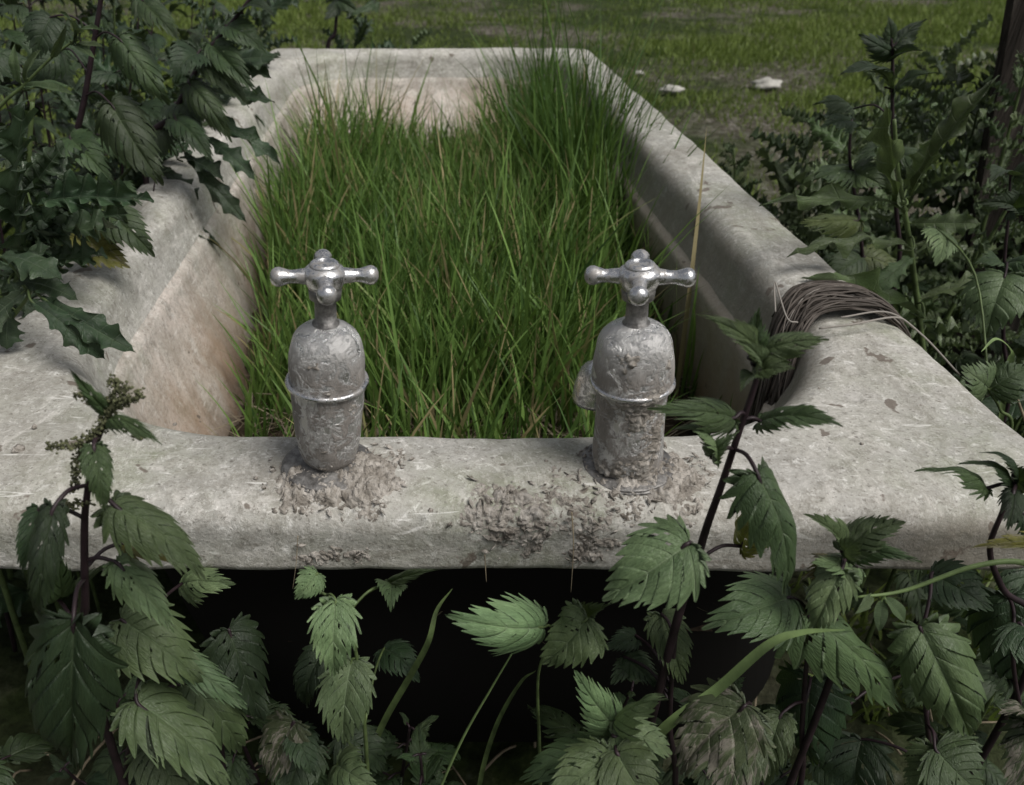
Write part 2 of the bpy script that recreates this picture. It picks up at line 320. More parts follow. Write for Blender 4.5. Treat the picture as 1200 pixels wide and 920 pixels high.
def build_bath():
    lv = []                                     # (outline, z, shell)
    lv.append((outer(.004), -.050)); lv.append((outer(.0005), -.0485)); lv.append((outer(0), -.045))
    for z in (-.038, -.032, -.026): lv.append((outer(.0006), z))
    for i in range(8):
        a = i / 7 * math.pi / 2; lv.append((outer(RR * (1 - math.cos(a))), -RR * (1 - math.sin(a)) ))
    O = outer(RR); I = inner(-.026)
    for i in range(1, 13): t = i / 12; lv.append((lerp2(O, I, t), .0016 * math.sin(t * math.pi) - .001 * t))
    for i in range(1, 9):
        a = i / 8 * math.pi / 2 * .86; lv.append((inner(-.026 + .026 * math.sin(a)), -.001 - .030 * (1 - math.cos(a))))
    lv.append((inner(.002), -.038)); lv.append((inner(.006), -.050)); lv.append((inner(.0095), -.060))
    nr = len(lv)
    wall = [(inner(.0095), -.060, 0), (inner(.0115), -.063, 0), (inner(.0165), -.066, 0.002), (inner(.018), -.075, .006)]
    for i in range(1, 16):
        t = i / 15; wall.append((inner(.018 + .045 * t + .03 * t ** 4, .30 * t ** 1.15, .075 * t), -.075 - .31 * t, 0))
    def mk(levels, seed, amp, name, mat, parent):
        n = len(levels[0][0]); vs = []
        for L in levels:
            z = L[1]
            for (x, y) in L[0]:
                d = nz(x * 9, y * 9, z * 9 + seed, 3) * amp; e = nz(x * 40, y * 40, z * 40, 3) * amp * .35
                fade = min(1, (z + .05) / .01) if z < -.04 and parent.name and name == 'rim' and levels is RIM and L[1] < -.04 and L is levels[0] else 1
                lw = leftw(x, y) * min(1, max(0, (-z - .075) / .17)); vs.append((x - lw + d * .5, y + d * .5, RZ + z + d + e))
        fs = [(j * n + i, j * n + (i + 1) % n, (j + 1) * n + (i + 1) % n, (j + 1) * n + i) for j in range(len(levels) - 1) for i in range(n)]
        return link(name, mesh(name, vs, fs, mat, True, parent.location), parent)
    t = empty('bathtub', (0, 1.25, 0), 'old white enamel bathtub filled with grass, stained grey, set out in the field', 'bathtub')
    RIM = lv
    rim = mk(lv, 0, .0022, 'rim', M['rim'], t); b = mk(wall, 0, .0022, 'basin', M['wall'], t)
    # bottom of the basin
    # shell underneath: from the lip's inside down to the belly, black
    sh = [(outer(.004), -.050), (outer(.010), -.047), (outer(.012), -.012), (lerp2(outer(.02), inner(0), .6), -.012), (inner(-.012), -.03), (inner(-.012), -.08), (inner(.0, .25, .06), -.36), (inner(.07, .3, .06), -.41)]
    n = len(sh[0][0]); vs = [(x, y, RZ + z - .0012) for L in sh for (x, y) in L[0:1][0] for z in (L[1],)]
    fs = [(j * n + i, (j + 1) * n + i, (j + 1) * n + (i + 1) % n, j * n + (i + 1) % n) for j in range(len(sh) - 1) for i in range(n)]
    fs.append(tuple((len(sh) - 1) * n + i for i in range(n - 1, -1, -1)))
    link('outer_shell', mesh('outer_shell', vs, fs, M['under'], True, t.location), t)
    for sx in (-1, 1):
        for y in (.72, 1.62):
            mb = MB(); mb.tube([(sx * .20, y, .14), (sx * .235, y, .10), (sx * .245, y, .05), (sx * .235, y, .012), (sx * .235, y, -.02)], [.03, .026, .02, .026, .03], 12)
            mb.build('foot', M['under'], t)
    return t
bath = build_bath()

# soil in the bath
def soil_z(x, y): return .290 - .02 * (y - .5) / 1.4 + nz(x * 6, y * 6, 2., 4) * .018
def build_soil():
    vs = []; nx, ny = 50, 130
    for j in range(ny + 1):
        for i in range(nx + 1):
            x = -.33 + .69 * i / nx; y = .44 + 1.66 * j / ny
            vs.append((x, y, soil_z(x, y) + nz(x * 40, y * 40, 0, 3) * .006))
    # keep inside the basin: squeeze by the rounded outline
    out = []
    I = inner(.050, .1, .05)
    def inside(x, y):
        x = x + leftw(x, y) * .8
        c = False; j = len(I) - 1
        for i in range(len(I)):
            if (I[i][1] > y) != (I[j][1] > y) and x < (I[j][0] - I[i][0]) * (y - I[i][1]) / (I[j][1] - I[i][1]) + I[i][0]: c = not c
            j = i
        return c
    fs = []
    I2 = inner(.018)
    def ins2(x, y):
        return -.262 - leftw(-1, y) * .8 < x < .318 and .475 < y < 2.05
    for j in range(ny):
        for i in range(nx):
            a = j * (nx + 1) + i; q = (a, a + 1, a + nx + 2, a + nx + 1)
            cx, cy = sum(vs[k][0] for k in q) / 4, sum(vs[k][1] for k in q) / 4
            if ins2(cx, cy) and not (abs(cx - .03) > .18 and cy < .55): fs.append(q)
    tag(link('soil', mesh('soil', vs, fs, M['soil'])), 'dark crumbly soil filling the bathtub under the grass', 'soil', kind='structure')
    return inside
inside_bath = build_soil()

# grass in the bath
rs = np.random.RandomState(5); np.random.seed(7)
def bath_grass():
    pts = []
    while len(pts) < 14000:
        # clumps
        cx, cy = rs.uniform(-.30, .31), .50 + 1.42 * rs.uniform() ** .85
        if cy < .78 and rs.uniform() < .6: continue
        if cy > 1.70 and cx < .17 and rs.uniform() < .6: continue
        if cx > .20 and cy < 1.15 and rs.uniform() < .82: continue
        if cx < -.16 and cy < .9 and rs.uniform() < .4: continue
        k = rs.randint(5, 16); s = rs.uniform(.006, .022)
        for _ in range(k):
            x, y = cx + rs.normal(0, s), cy + rs.normal(0, s)
            if inside_bath(x, y): pts.append((x, y))
    P = np.array(pts); n = len(P); x, y = P[:, 0], P[:, 1]
    hn = np.array([nz(a * 5, b * 5, 7., 3) for a, b in pts])
    z = np.array([soil_z(a, b) for a, b in pts]) - .006
    ln = (.165 + .06 * hn) * rs.uniform(.5, 1.25, n)
    ln *= 1 - .12 * np.clip((y - 1.15) / .4, 0, 1) * np.clip((.20 - x) / .12, 0, 1)
    ln *= 1 - .25 * np.clip((.8 - y) / .2, 0, 1) - .25 * np.clip((-.08 - x) / .12, 0, 1) * np.clip((1.2 - y) / .2, 0, 1)
    far = np.clip((y - 1.1) / .3, 0, 1) * np.clip((x - .13) / .09, 0, 1)          # tall dark clump in the far right corner
    ln *= 1 + 1.0 * far * rs.uniform(.2, 1, n)
    lf = np.clip((y - 1.25) / .25, 0, 1) * np.clip((-.08 - x) / .08, 0, 1); ln *= 1 + .6 * lf * rs.uniform(0, 1, n)
    ln *= 1 + .45 * (rs.uniform(size=n) > .93)
    az = rs.uniform(0, 2 * np.pi, n); 
    rnd = np.clip(rs.uniform(0, 1, n) * .95 + hn * .25 + .02, 0, .93) * (1 - .65 * far); rnd[rs.uniform(size=n) > .965] = .97
    tag(blades('grass', M['blade'], np.column_stack([x, y, z]), ln, rs.uniform(.0022, .0056, n), az, rs.uniform(.0, .24, n), rs.uniform(.02, .8, n), rnd, 6),
        'lush green grass growing inside the old bathtub', 'grass', kind='stuff')
    # dead straw at the roots
    n = 2200; pts = []
    while len(pts) < n:
        a, b = rs.uniform(-.25, .31), rs.uniform(.5, 1.85)
        if b > .95 and rs.uniform() < .7: continue
        if inside_bath(a, b): pts.append((a, b, soil_z(a, b) + rs.uniform(0, .02)))
    tag(blades('dead_straw', M['straw'], np.array(pts), rs.uniform(.03, .10, n), rs.uniform(.0012, .003, n), rs.uniform(0, 6.28, n), rs.uniform(1.0, 1.6, n), rs.uniform(-.4, .5, n), rs.uniform(0, 1, n), 4),
        'dead straw lying at the roots of the bathtub grass', 'straw', kind='stuff')
bath_grass()

def field_grass():
    n0 = 260000
    y = 1.9 + (rs.uniform(size=n0) ** 1.45) * 10.5; xl = -.55 * y - .3; xr = .80 * y + .3
    x = xl + rs.uniform(size=n0) * (xr - xl)
    # the strip right of the bath
    m2 = 16000; y2 = rs.uniform(.6, 2.4, m2); x2 = rs.uniform(.42, 2.2, m2); x = np.r_[x, x2]; y = np.r_[y, y2]
    def vn(x, y, s, seed):
        r = np.random.RandomState(seed); g = r.uniform(size=(256, 256)); X = x * s + 60; Y = y * s + 60
        i = np.floor(X).astype(int); j = np.floor(Y).astype(int); fx = X - i; fy = Y - j; fx = fx * fx * (3 - 2 * fx); fy = fy * fy * (3 - 2 * fy)
        G = lambda a, b: g[a % 256, b % 256]
        return (G(i, j) * (1 - fx) + G(i + 1, j) * fx) * (1 - fy) + (G(i, j + 1) * (1 - fx) + G(i + 1, j + 1) * fx) * fy
    d = .55 * vn(x, y, 1.1, 1) + .30 * vn(x, y, 3.7, 2) + .25 * vn(x, y, 11, 3)
    bare = np.exp(-(((x - 1.25) / .75) ** 2 + ((y - 3.1) / .9) ** 2)) + .8 * np.exp(-(((x - 1.5) / .9) ** 2 + ((y - 2.0) / .6) ** 2)) + .5 * np.exp(-(((x - 1.6) / 1.2) ** 2 + ((y - 4.7) / .35) ** 2))
    keep = (rs.uniform(size=len(x)) < np.clip((d - .30) * 3.2, .08, 1) * np.clip(1 - .86 * bare, .06, 1)) & ~((np.abs(x) < .43) & (y < 2.16))
    x, y, d = x[keep], y[keep], d[keep]; n = len(x); bare = bare[keep]
    z = np.full(n, -.02); 
    gx = np.array([ground_h(a, b) for a, b in zip(x, y)]); z = gx - .004
    ln = (.035 + .10 * np.clip(d - .35, 0, 1)) * rs.uniform(.6, 1.35, n) * (1 - .35 * np.clip(bare, 0, 1))
    tag(blades('meadow_grass', M['field'], np.column_stack([x, y, z]), ln, rs.uniform(.003, .006, n) * (1 + y * .06), rs.uniform(0, 6.28, n), rs.uniform(0, .5, n), rs.uniform(0, 1.0, n),
               np.clip(rs.uniform(0, 1, n) * .7 + d * .45 - .12, 0, 1), 3), 'patchy short meadow grass in the field behind the bathtub', 'grass', kind='stuff')
field_grass()

def stone(px, py, size, label, seed, flat=.35):
    c = PZ(px, py, 0.); r = random.Random(seed); vs = []; nu, nv = 20, 10
    for j in range(nv + 1):
        for i in range(nu):
            a = 2 * math.pi * i / nu; b = math.pi * j / nv
            p = Vector((math.sin(b) * math.cos(a), math.sin(b) * math.sin(a), math.cos(b)))
            k = 1 + nz(p.x * 1.3 + seed, p.y * 1.3, p.z * 1.3) * .5
            vs.append((p.x * size * k, p.y * size * .6 * k, p.z * size * flat * k + size * .12))
    fs = [(j * nu + i, j * nu + (i + 1) % nu, (j + 1) * nu + (i + 1) % nu, (j + 1) * nu + i) for j in range(nv) for i in range(nu)]
    o = link('stone', mesh('stone', vs, fs, M['stone'])); o.location = (c.x, c.y, .0)
    tag(o, label, 'stone', 'pale stones in the field')
stone(897, 101, .075, 'largest pale flat stone lying in the grass behind the thistles', 1)
stone(786, 106, .055, 'low pale stone in the grass closest to the far corner of the bathtub', 2)
stone(748, 86, .03, 'smallest pale stone in the grass just past the far corner of the bathtub', 3)

# ---------------------------------------------------------------- taps
def lathe(prof, n=48, amp=.0, seed=0., z0=0.):
    vs = []; fs = []
    for r, z in prof:
        for k in range(n):
            a = 2 * math.pi * k / n; d = nz(math.cos(a) * r * 60 + seed, math.sin(a) * r * 60, z * 60, 3) * amp
            vs.append(((r + d) * math.cos(a), (r + d) * math.sin(a), z + z0))
    m = len(prof)
    fs = [(j * n + k, j * n + (k + 1) % n, (j + 1) * n + (k + 1) % n, (j + 1) * n + k) for j in range(m - 1) for k in range(n)]
    return vs, fs
def fine(prof, n=4):
    out = []
    for (a, b), (c, d) in zip(prof[:-1], prof[1:]):
        for i in range(n): out.append((a + (c - a) * i / n, b + (d - b) * i / n))
    return out + [prof[-1]]
def smoothp(prof, n=5):
    return [(p.x, p.y) for p in spline([(a, b, 0) for a, b in prof], n)]
def make_tap(loc, rot, bodyprof, label, seed, spout_dir, mudmask, tilt=0.):
    t = empty('bath_tap', loc, label, 'tap', 'chrome bath taps'); Z = Vector(loc)
    def put(name, vs, fs, mat, par=t, smooth=True): return link(name, mesh(name, vs, fs, mat, smooth), par)
    bodyprof = [(a * 1.13, b) for a, b in bodyprof]; bp = smoothp(bodyprof, 6); vs, fs = lathe(bp, 56, .0006, seed); body = put('body', vs, fs, M['chrome'])
    # mud crust over the body: a second skin that breaks through where it is thick
    vs = []; n = 120; H = [bp[0][1] + (bp[-1][1] - bp[0][1]) * i / 110 for i in range(111)]
    zs = [b for a, b in bp]; rr = [a for a, b in bp]
    for z in H:
        r = float(np.interp(z, zs, rr))
        for k in range(n):
            a = 2 * math.pi * k / n; x, y = math.cos(a), math.sin(a)
            q = nz(x * 1.3 + seed, y * 1.3, z * 42, 5); rg = abs(nz(x * 5 + seed, y * 5, z * 210, 4)); fl = nz(x * 9, y * 9 + seed, z * 420, 3); d4 = noise.voronoi(Vector((x * 5 + seed, y * 5, z * 250 + nz(x * 3, y * 3, z * 100)))); rg = rg * .5 + .5 * (1 - min(1, (d4[0][1] - d4[0][0]) * 2.5)) - .25 * ((math.sin(d4[1][0][0] * 91.7 + d4[1][0][2] * 37.1) * 999.7) % 1)
            th = mudmask(a, z) + q * .9; d = -.0022 + .0030 * min(1.2, max(0, th)) + (.0024 * (.35 - rg) + .001 * fl) * min(1, max(0, th * 2))
            vs.append(((r + d) * x, (r + d) * y, z))
    fs = [(j * n + k, j * n + (k + 1) % n, (j + 1) * n + (k + 1) % n, (j + 1) * n + k) for j in range(110) for k in range(n)]
    put('mud_crust', vs, fs, M['mud'])
    vs, fs = lathe(smoothp([(.0, .0), (.0300, .0), (.0312, .0015), (.0300, .003), (.020, .005), (.012, .007)], 4), 48, .0006, seed + 3); put('base_flange', vs, fs, M['spindle'])
    zr = .0695; mb = MB()
    ring = [(math.cos(2 * math.pi * k / 40) * .0250, math.sin(2 * math.pi * k / 40) * .0250, zr) for k in range(41)]; mb.tube(ring, .0019, 10, False)
    put('ring', mb.v, mb.f, M['chrome2'])
    vs, fs = lathe([(.0080, .109), (.0084, .1115), (.0068, .1125), (.0066, .1275), (.0098, .1285), (.0102, .1345), (.0088, .1355), (.008, .137)], 24, .0003, seed); put('spindle', vs, fs, M['spindle'])
    # cross handle: hub, button, four arms each flaring to a ball
    h = MB(); hv, hf = lathe(smoothp([(.0085, .133), (.0105, .136), (.0125, .141), (.0125, .146), (.0095, .149), (.006, .1498), (.0, .150)], 4), 32, .0002, seed); h.add(hv, hf)
    for k in range(4):
        a = rot + k * math.pi / 2; ux, uy = math.cos(a), math.sin(a)
        rp = [(.006, .0060), (.012, .0050), (.018, .0041), (.021, .0042), (.0240, .0052), (.0266, .0060), (.029, .0058), (.031, .0044), (.0320, .0022), (.0322, .0003)]
        h.tube([(ux * s, uy * s, .1425) for s, _ in rp], [r for _, r in rp], 16)
    hd = put('handle', h.v, h.f, M['chrome2'])
    cv, cf = lathe(smoothp([(.0088, .1485), (.0090, .1500), (.0076, .1515), (.0056, .1516), (.0050, .1509), (.0, .1512)], 3), 28, 0, 0); link('cap', mesh('cap', cv, cf, M['chrome2']), hd)
    # spout
    sx, sy = spout_dir; mb = MB()
    pr = [(.0, .060, .0125), (.012, .060, .0125), (.020, .0605, .0128), (.026, .060, .0135), (.031, .056, .0145), (.033, .050, .0150), (.034, .044, .0150), (.034, .041, .0158), (.034, .038, .0158), (.034, .0378, .0135), (.034, .044, .012)]
    mb.tube([(sx * a, sy * a, b) for a, b, c in pr], [c for a, b, c in pr], 24, True); put('spout', mb.v, mb.f, M['chrome2'])
    t.scale = (.96, .96, .945)
    if tilt: t.rotation_euler = (0, tilt, 0)
    return t
prL = [(.0130, .006), (.0165, .012), (.0188, .024), (.0200, .040), (.0208, .060), (.0212, .069), (.0213, .080), (.0208, .092), (.0185, .101), (.0135, .107), (.008, .110), (.004, .1105)]
prR = [(.0195, .002), (.0205, .012), (.0200, .030), (.0198, .050), (.0202, .062), (.0222, .068), (.0222, .080), (.0212, .093), (.0190, .102), (.0140, .108), (.008, .111), (.004, .1115)]
ftap = math.pi * 1.5
def mmL(a, z): 
    f = math.cos(a - ftap - .25); return (.42 * f if z < .066 else .30 * f - .12) + .35 * max(0, 1 - z / .03) - .28 - (.5 if z > .1 else 0)
def mmR(a, z):
    f = math.cos(a - ftap - .1); return .55 * f + (.25 if .03 < z < .072 else 0) + .5 * max(0, 1 - z / .03) - .18 - (.5 if z > .1 else 0)
make_tap((-.0985, .430, RZ + .001), R(8), prL, 'left chrome tap with clean ring band, standing in caked mud', 11., (.02, 1.), mmL, R(2.2))
make_tap((.0970, .430, RZ + .001), R(-14), prR, 'right chrome tap coated in mud, its round spout showing beside the body', 27., (-.50, .866), mmR, R(-4.5))

# ---------------------------------------------------------------- mud on the rim
def front_surf(a):
    """point and normal on the front of the rim; a = distance past the top edge of the roundover (negative: on the deck)"""
    L = RR * math.pi / 2
    if a < 0: return (Y0 + RR - a, RZ + .0005, 0, 1)
    if a < L: t = a / RR; return (Y0 + RR - RR * math.sin(t), RZ - RR + RR * math.cos(t), -math.sin(t), math.cos(t))
    return (Y0, RZ - RR - (a - L), -1, 0)
def mud_patch(name, x0, x1, a0, a1, maskf, seed, label, rough=.45, cell=300., step=.0009, th=.0065, lift=0., parent_label=True, extra=None):
    nx = int((x1 - x0) / step); na = int((a1 - a0) / step); vs = []; keep = []
    for j in range(na + 1):
        a = a0 + (a1 - a0) * j / na
        for i in range(nx + 1):
            x = x0 + (x1 - x0) * i / nx; y, z, ny, nz_ = front_surf(a)
            k = maskf(x, a) + .62 * nz(x * 38 + seed, a * 38, 0, 2) + rough * nz(x * 110 + seed, a * 110, 4, 3)
            d4 = noise.voronoi(Vector((x * cell + 1.2 * nz(x * 90, a * 90, 1.), a * cell + 1.2 * nz(x * 90, a * 90, 7.), seed)))
            ck = min(1, (d4[0][1] - d4[0][0]) * 3.2); hsh = (math.sin(d4[1][0][0] * 91.7 + d4[1][0][1] * 37.1) * 999.7) % 1
            cr = min(1, abs(nz(x * 95 + seed, a * 95, 3., 3)) * 5.0); pl = nz(x * 300, a * 300 + seed, 5., 3); pt = .5 + .5 * nz(x * 60, a * 60 + seed, 9., 2)
            h = -.0012 + th * min(1, max(0, k) * 1.3) ** .8 * (.12 + .28 * cr + .35 * pt + .42 * hsh * ck) * (.35 + .65 * ck) + .0006 * pl * (k > 0) + lift * min(1, max(0, (maskf(x, a) - .18) * 3 + .9 * nz(x * 60 + seed, a * 60, 2., 3)))
            keep.append(h > -.0004); wob = .0012 * nz(x * 200, a * 200, 8.)
            vs.append((x + wob, y + ny * h, z + nz_ * h))
    fs = []
    for j in range(na):
        for i in range(nx):
            q = (j * (nx + 1) + i, (j + 1) * (nx + 1) + i, (j + 1) * (nx + 1) + i + 1, j * (nx + 1) + i + 1)
            if any(keep[v] for v in q): fs.append(q)
    r = random.Random(seed)
    # flakes and root fibres stuck in it
    mb = MB(); mb.v = vs; mb.f = fs
    for _ in range(extra or 60):
        x = r.uniform(x0, x1); a = r.uniform(a0, a1)
        if maskf(x, a) + .12 < r.uniform(0, .6): continue
        y, z, ny, nz_ = front_surf(a); p = Vector((x, y + ny * .002, z + nz_ * .002)); s = r.uniform(.0010, .0036)
        u = (Vector((1, 0, 0)) * r.uniform(-1, 1) + Vector((0, nz_, -ny)) * r.uniform(-1, 1) + Vector((0, ny, nz_)) * r.uniform(-.2, .45)).normalized(); w_ = u.cross(Vector((r.uniform(-1, 1), r.uniform(-1, 1), r.uniform(-1, 1)))).normalized(); nn = u.cross(w_) * s * .10
        A = p + u * s; B = p + w_ * s * .5; D = p - u * s * 1.2; E = p - w_ * s * .4
        mb.add([A + nn, B + nn, D + nn, E + nn, A - nn, B - nn, D - nn, E - nn], [(0, 1, 2, 3), (7, 6, 5, 4), (0, 4, 5, 1), (1, 5, 6, 2), (2, 6, 7, 3), (3, 7, 4, 0)])
    me = mesh(name, mb.v, mb.f, M['mud']); return tag(link(name, me), label, 'mud')
def blob(cx, ca, rx, ra, hole=0.):
    def f(x, a):
        q = math.sqrt(((x - cx) / rx) ** 2 + ((a - ca) / ra) ** 2); v = 1.05 - q
        if hole and q < hole: v -= .0
        return v
    return f
# deck distance of a pixel: a = Y0+RR - Y
def AX(px, py):
    p = PZ(px, py, RZ); return p.x, Y0 + RR - p.y
xa, aa = AX(388, 556); mud_patch('mud_mound', xa - .05, xa + .055, aa - .038, aa + .048, blob(xa + .006, aa + .002, .047, .034), 3, 'ring of crumbly dried mud around the foot of the left tap', lift=.0042, th=.0065, extra=420)
xa, aa = AX(745, 554); mud_patch('mud_mound', xa - .05, xa + .055, aa - .038, aa + .048, blob(xa + .004, aa + .002, .046, .033), 8, 'ring of crumbly dried mud around the foot of the right tap', lift=.0042, th=.0065, extra=420)
def bigpatch(x, a):
    v = max(blob(.016, .018, .036, .030)(x, a), blob(.046, -.006, .014, .020)(x, a) * .8, blob(.064, .022, .018, .03)(x, a) * .5, blob(.049, -.02, .012, .018)(x, a) * .6)
    return v + .06
mud_patch('mud_patch', -.045, .115, -.036, .058, bigpatch, 5, 'wide flaking patch of dried mud over the front edge between the taps', th=.0056, extra=200, rough=.18, cell=185.)
mud_patch('mud_smear', -.135, -.07, .022, .055, blob(-.095, .047, .028, .012), 15, 'thin mud smear low on the front edge below the left tap', th=.003, extra=16)
def crumbs():
    r = random.Random(4); k = 0
    for px, py, s in ((22, 526, 4.), (40, 500, 2.), (205, 497, 1.5), (505, 598, 1.5), (640, 540, 1.2), (822, 565, 2.), (600, 575, 1.3), (455, 545, 2.), (300, 560, 1.2), (905, 560, 1.2), (1010, 520, 1.), (960, 455, 1.)):
        p = PZ(px, py, RZ + .002); s *= .0011; vs = []
        for j in range(6):
            for i in range(9):
                a = 2 * math.pi * i / 9; b = math.pi * j / 5; q = Vector((math.sin(b) * math.cos(a), math.sin(b) * math.sin(a), math.cos(b) * .6))
                vs.append(q * s * (1 + .5 * nz(q.x * 2 + k, q.y * 2, q.z * 2)))
        fs = [(j * 9 + i, j * 9 + (i + 1) % 9, (j + 1) * 9 + (i + 1) % 9, (j + 1) * 9 + i) for j in range(5) for i in range(9)]
        o = link('mud_crumb', mesh('mud_crumb', vs, fs, M['mud'])); o.location = p; k += 3
        tag(o, 'largest dark crumb on the left end of the deck' if k == 3 else 'tiny dark mud crumb lying on the pale deck', 'crumb', 'mud crumbs on the deck')
crumbs()

# ---------------------------------------------------------------- dead vine bundle looped over the right rim
def vine_bundle():
    r = random.Random(12); mb = MB(); rn = []
    core = [(.262, .600, .330), (.270, .610, .385), (.280, .625, .440), (.292, .650, .486), (.310, .668, .507), (.345, .672, .510), (.372, .668, .504), (.392, .668, .480), (.402, .67, .42), (.41, .66, .33)]
    nrm = [(-1, -.3, 0), (-1, -.3, 0), (-1, -.2, .15), (-.7, 0, .7), (-.1, 0, 1), (0, 0, 1), (.3, 0, 1), (.9, 0, .5), (1, 0, 0), (1, 0, 0)]
    for s in range(170):
        off = r.uniform(-1, 1); lift = r.uniform(0, 1) ** 1.3; ph = r.uniform(0, 6.28); fr = r.uniform(.5, 1.6); am = r.uniform(.1, .8)
        i0 = r.choice([1, 1, 2, 2, 3]); i1 = r.choice([7, 8, 9, 9, 9]); pts = []
        sl = r.uniform(-1.1, 1.1)
        for i in range(i0, i1 + 1):
            c = Vector(core[i]); n_ = Vector(nrm[i]).normalized(); o_ = max(-1.15, min(1.15, off + am * math.sin(fr * i + ph) + sl * (i - 4.5) / 6))
            hh = .0095 * lift * (1 - .45 * o_ * o_) + .001
            pts.append(c + Vector((0, .023 * o_, 0)) * (1 if i < 7 else 1.2) + n_ * hh + Vector((r.uniform(-1, 1), r.uniform(-1, 1), r.uniform(-.4, .4))) * .0014)
        p = spline(pts, 5); rad = r.uniform(.0005, .00125) * (1.5 if r.random() > .94 else 1); b = len(mb.v); mb.tube(p, rad, 5); rn += [r.random()] * (len(mb.v) - b)
    # loose strands that stray off the bundle
    for pts, rd in (([PZ(905, 380, .503) + Vector((0, 0, .012)), PZ(908, 330, .53), PZ(922, 372, .515), PZ(935, 378, .512)], .0007),
                    ([PZ(985, 372, .512), PZ(1040, 366, .514), PZ(1080, 392, .50), PZ(1125, 440, .47)], .0008),
                    ([PZ(960, 385, .507), PZ(1000, 380, .512), PZ(1050, 372, .512), PZ(1072, 385, .50)], .0009)):
        b = len(mb.v); mb.tube(spline(pts, 8), rd, 5); rn += [.96] * (len(mb.v) - b)
    me = mesh('vine_bundle', mb.v, mb.f, M['twig']); at = me.attributes.new('rnd', 'FLOAT', 'POINT'); at.data.foreach_set('value', rn)
    tag(link('vine_bundle', me), 'thick bundle of thin dead vines looped over the right rim', 'vines')
vine_bundle()

# ---------------------------------------------------------------- wooden post
def post():
    a = PY(1122, 330, 1.22); top = PY(1190, -60, 1.22); dr = (top - a).normalized(); base = a - dr * (a.z / dr.z + .05) 
    vs = []; fs = []; n = 30; H = 1.15
    prof = [(0, 0), (.012, -.012), (.10, -.02), (.115, -.006), (.118, .085), (.105, .098), (.01, .095), (-.003, .08)]
    m_ = len(prof)
    for j in range(n + 1):
        c = base + dr * (H * j / n)
        for i, (x, y) in enumerate(prof):
            k = nz(x * 20, y * 20, j * .35) * .004; vs.append(c + Vector((x + y * .72 + k, y + k, 0)))
    fs = [(j * m_ + i, j * m_ + (i + 1) % m_, (j + 1) * m_ + (i + 1) % m_, (j + 1) * m_ + i) for j in range(n) for i in range(m_)]; fs.append(tuple(n * m_ + i for i in range(m_)))
    o = link('wooden_post', mesh('wooden_post', vs, fs, M['wood'], False)); tag(o, 'dark weathered wooden post leaning behind the nettles on the right', 'post')
post()

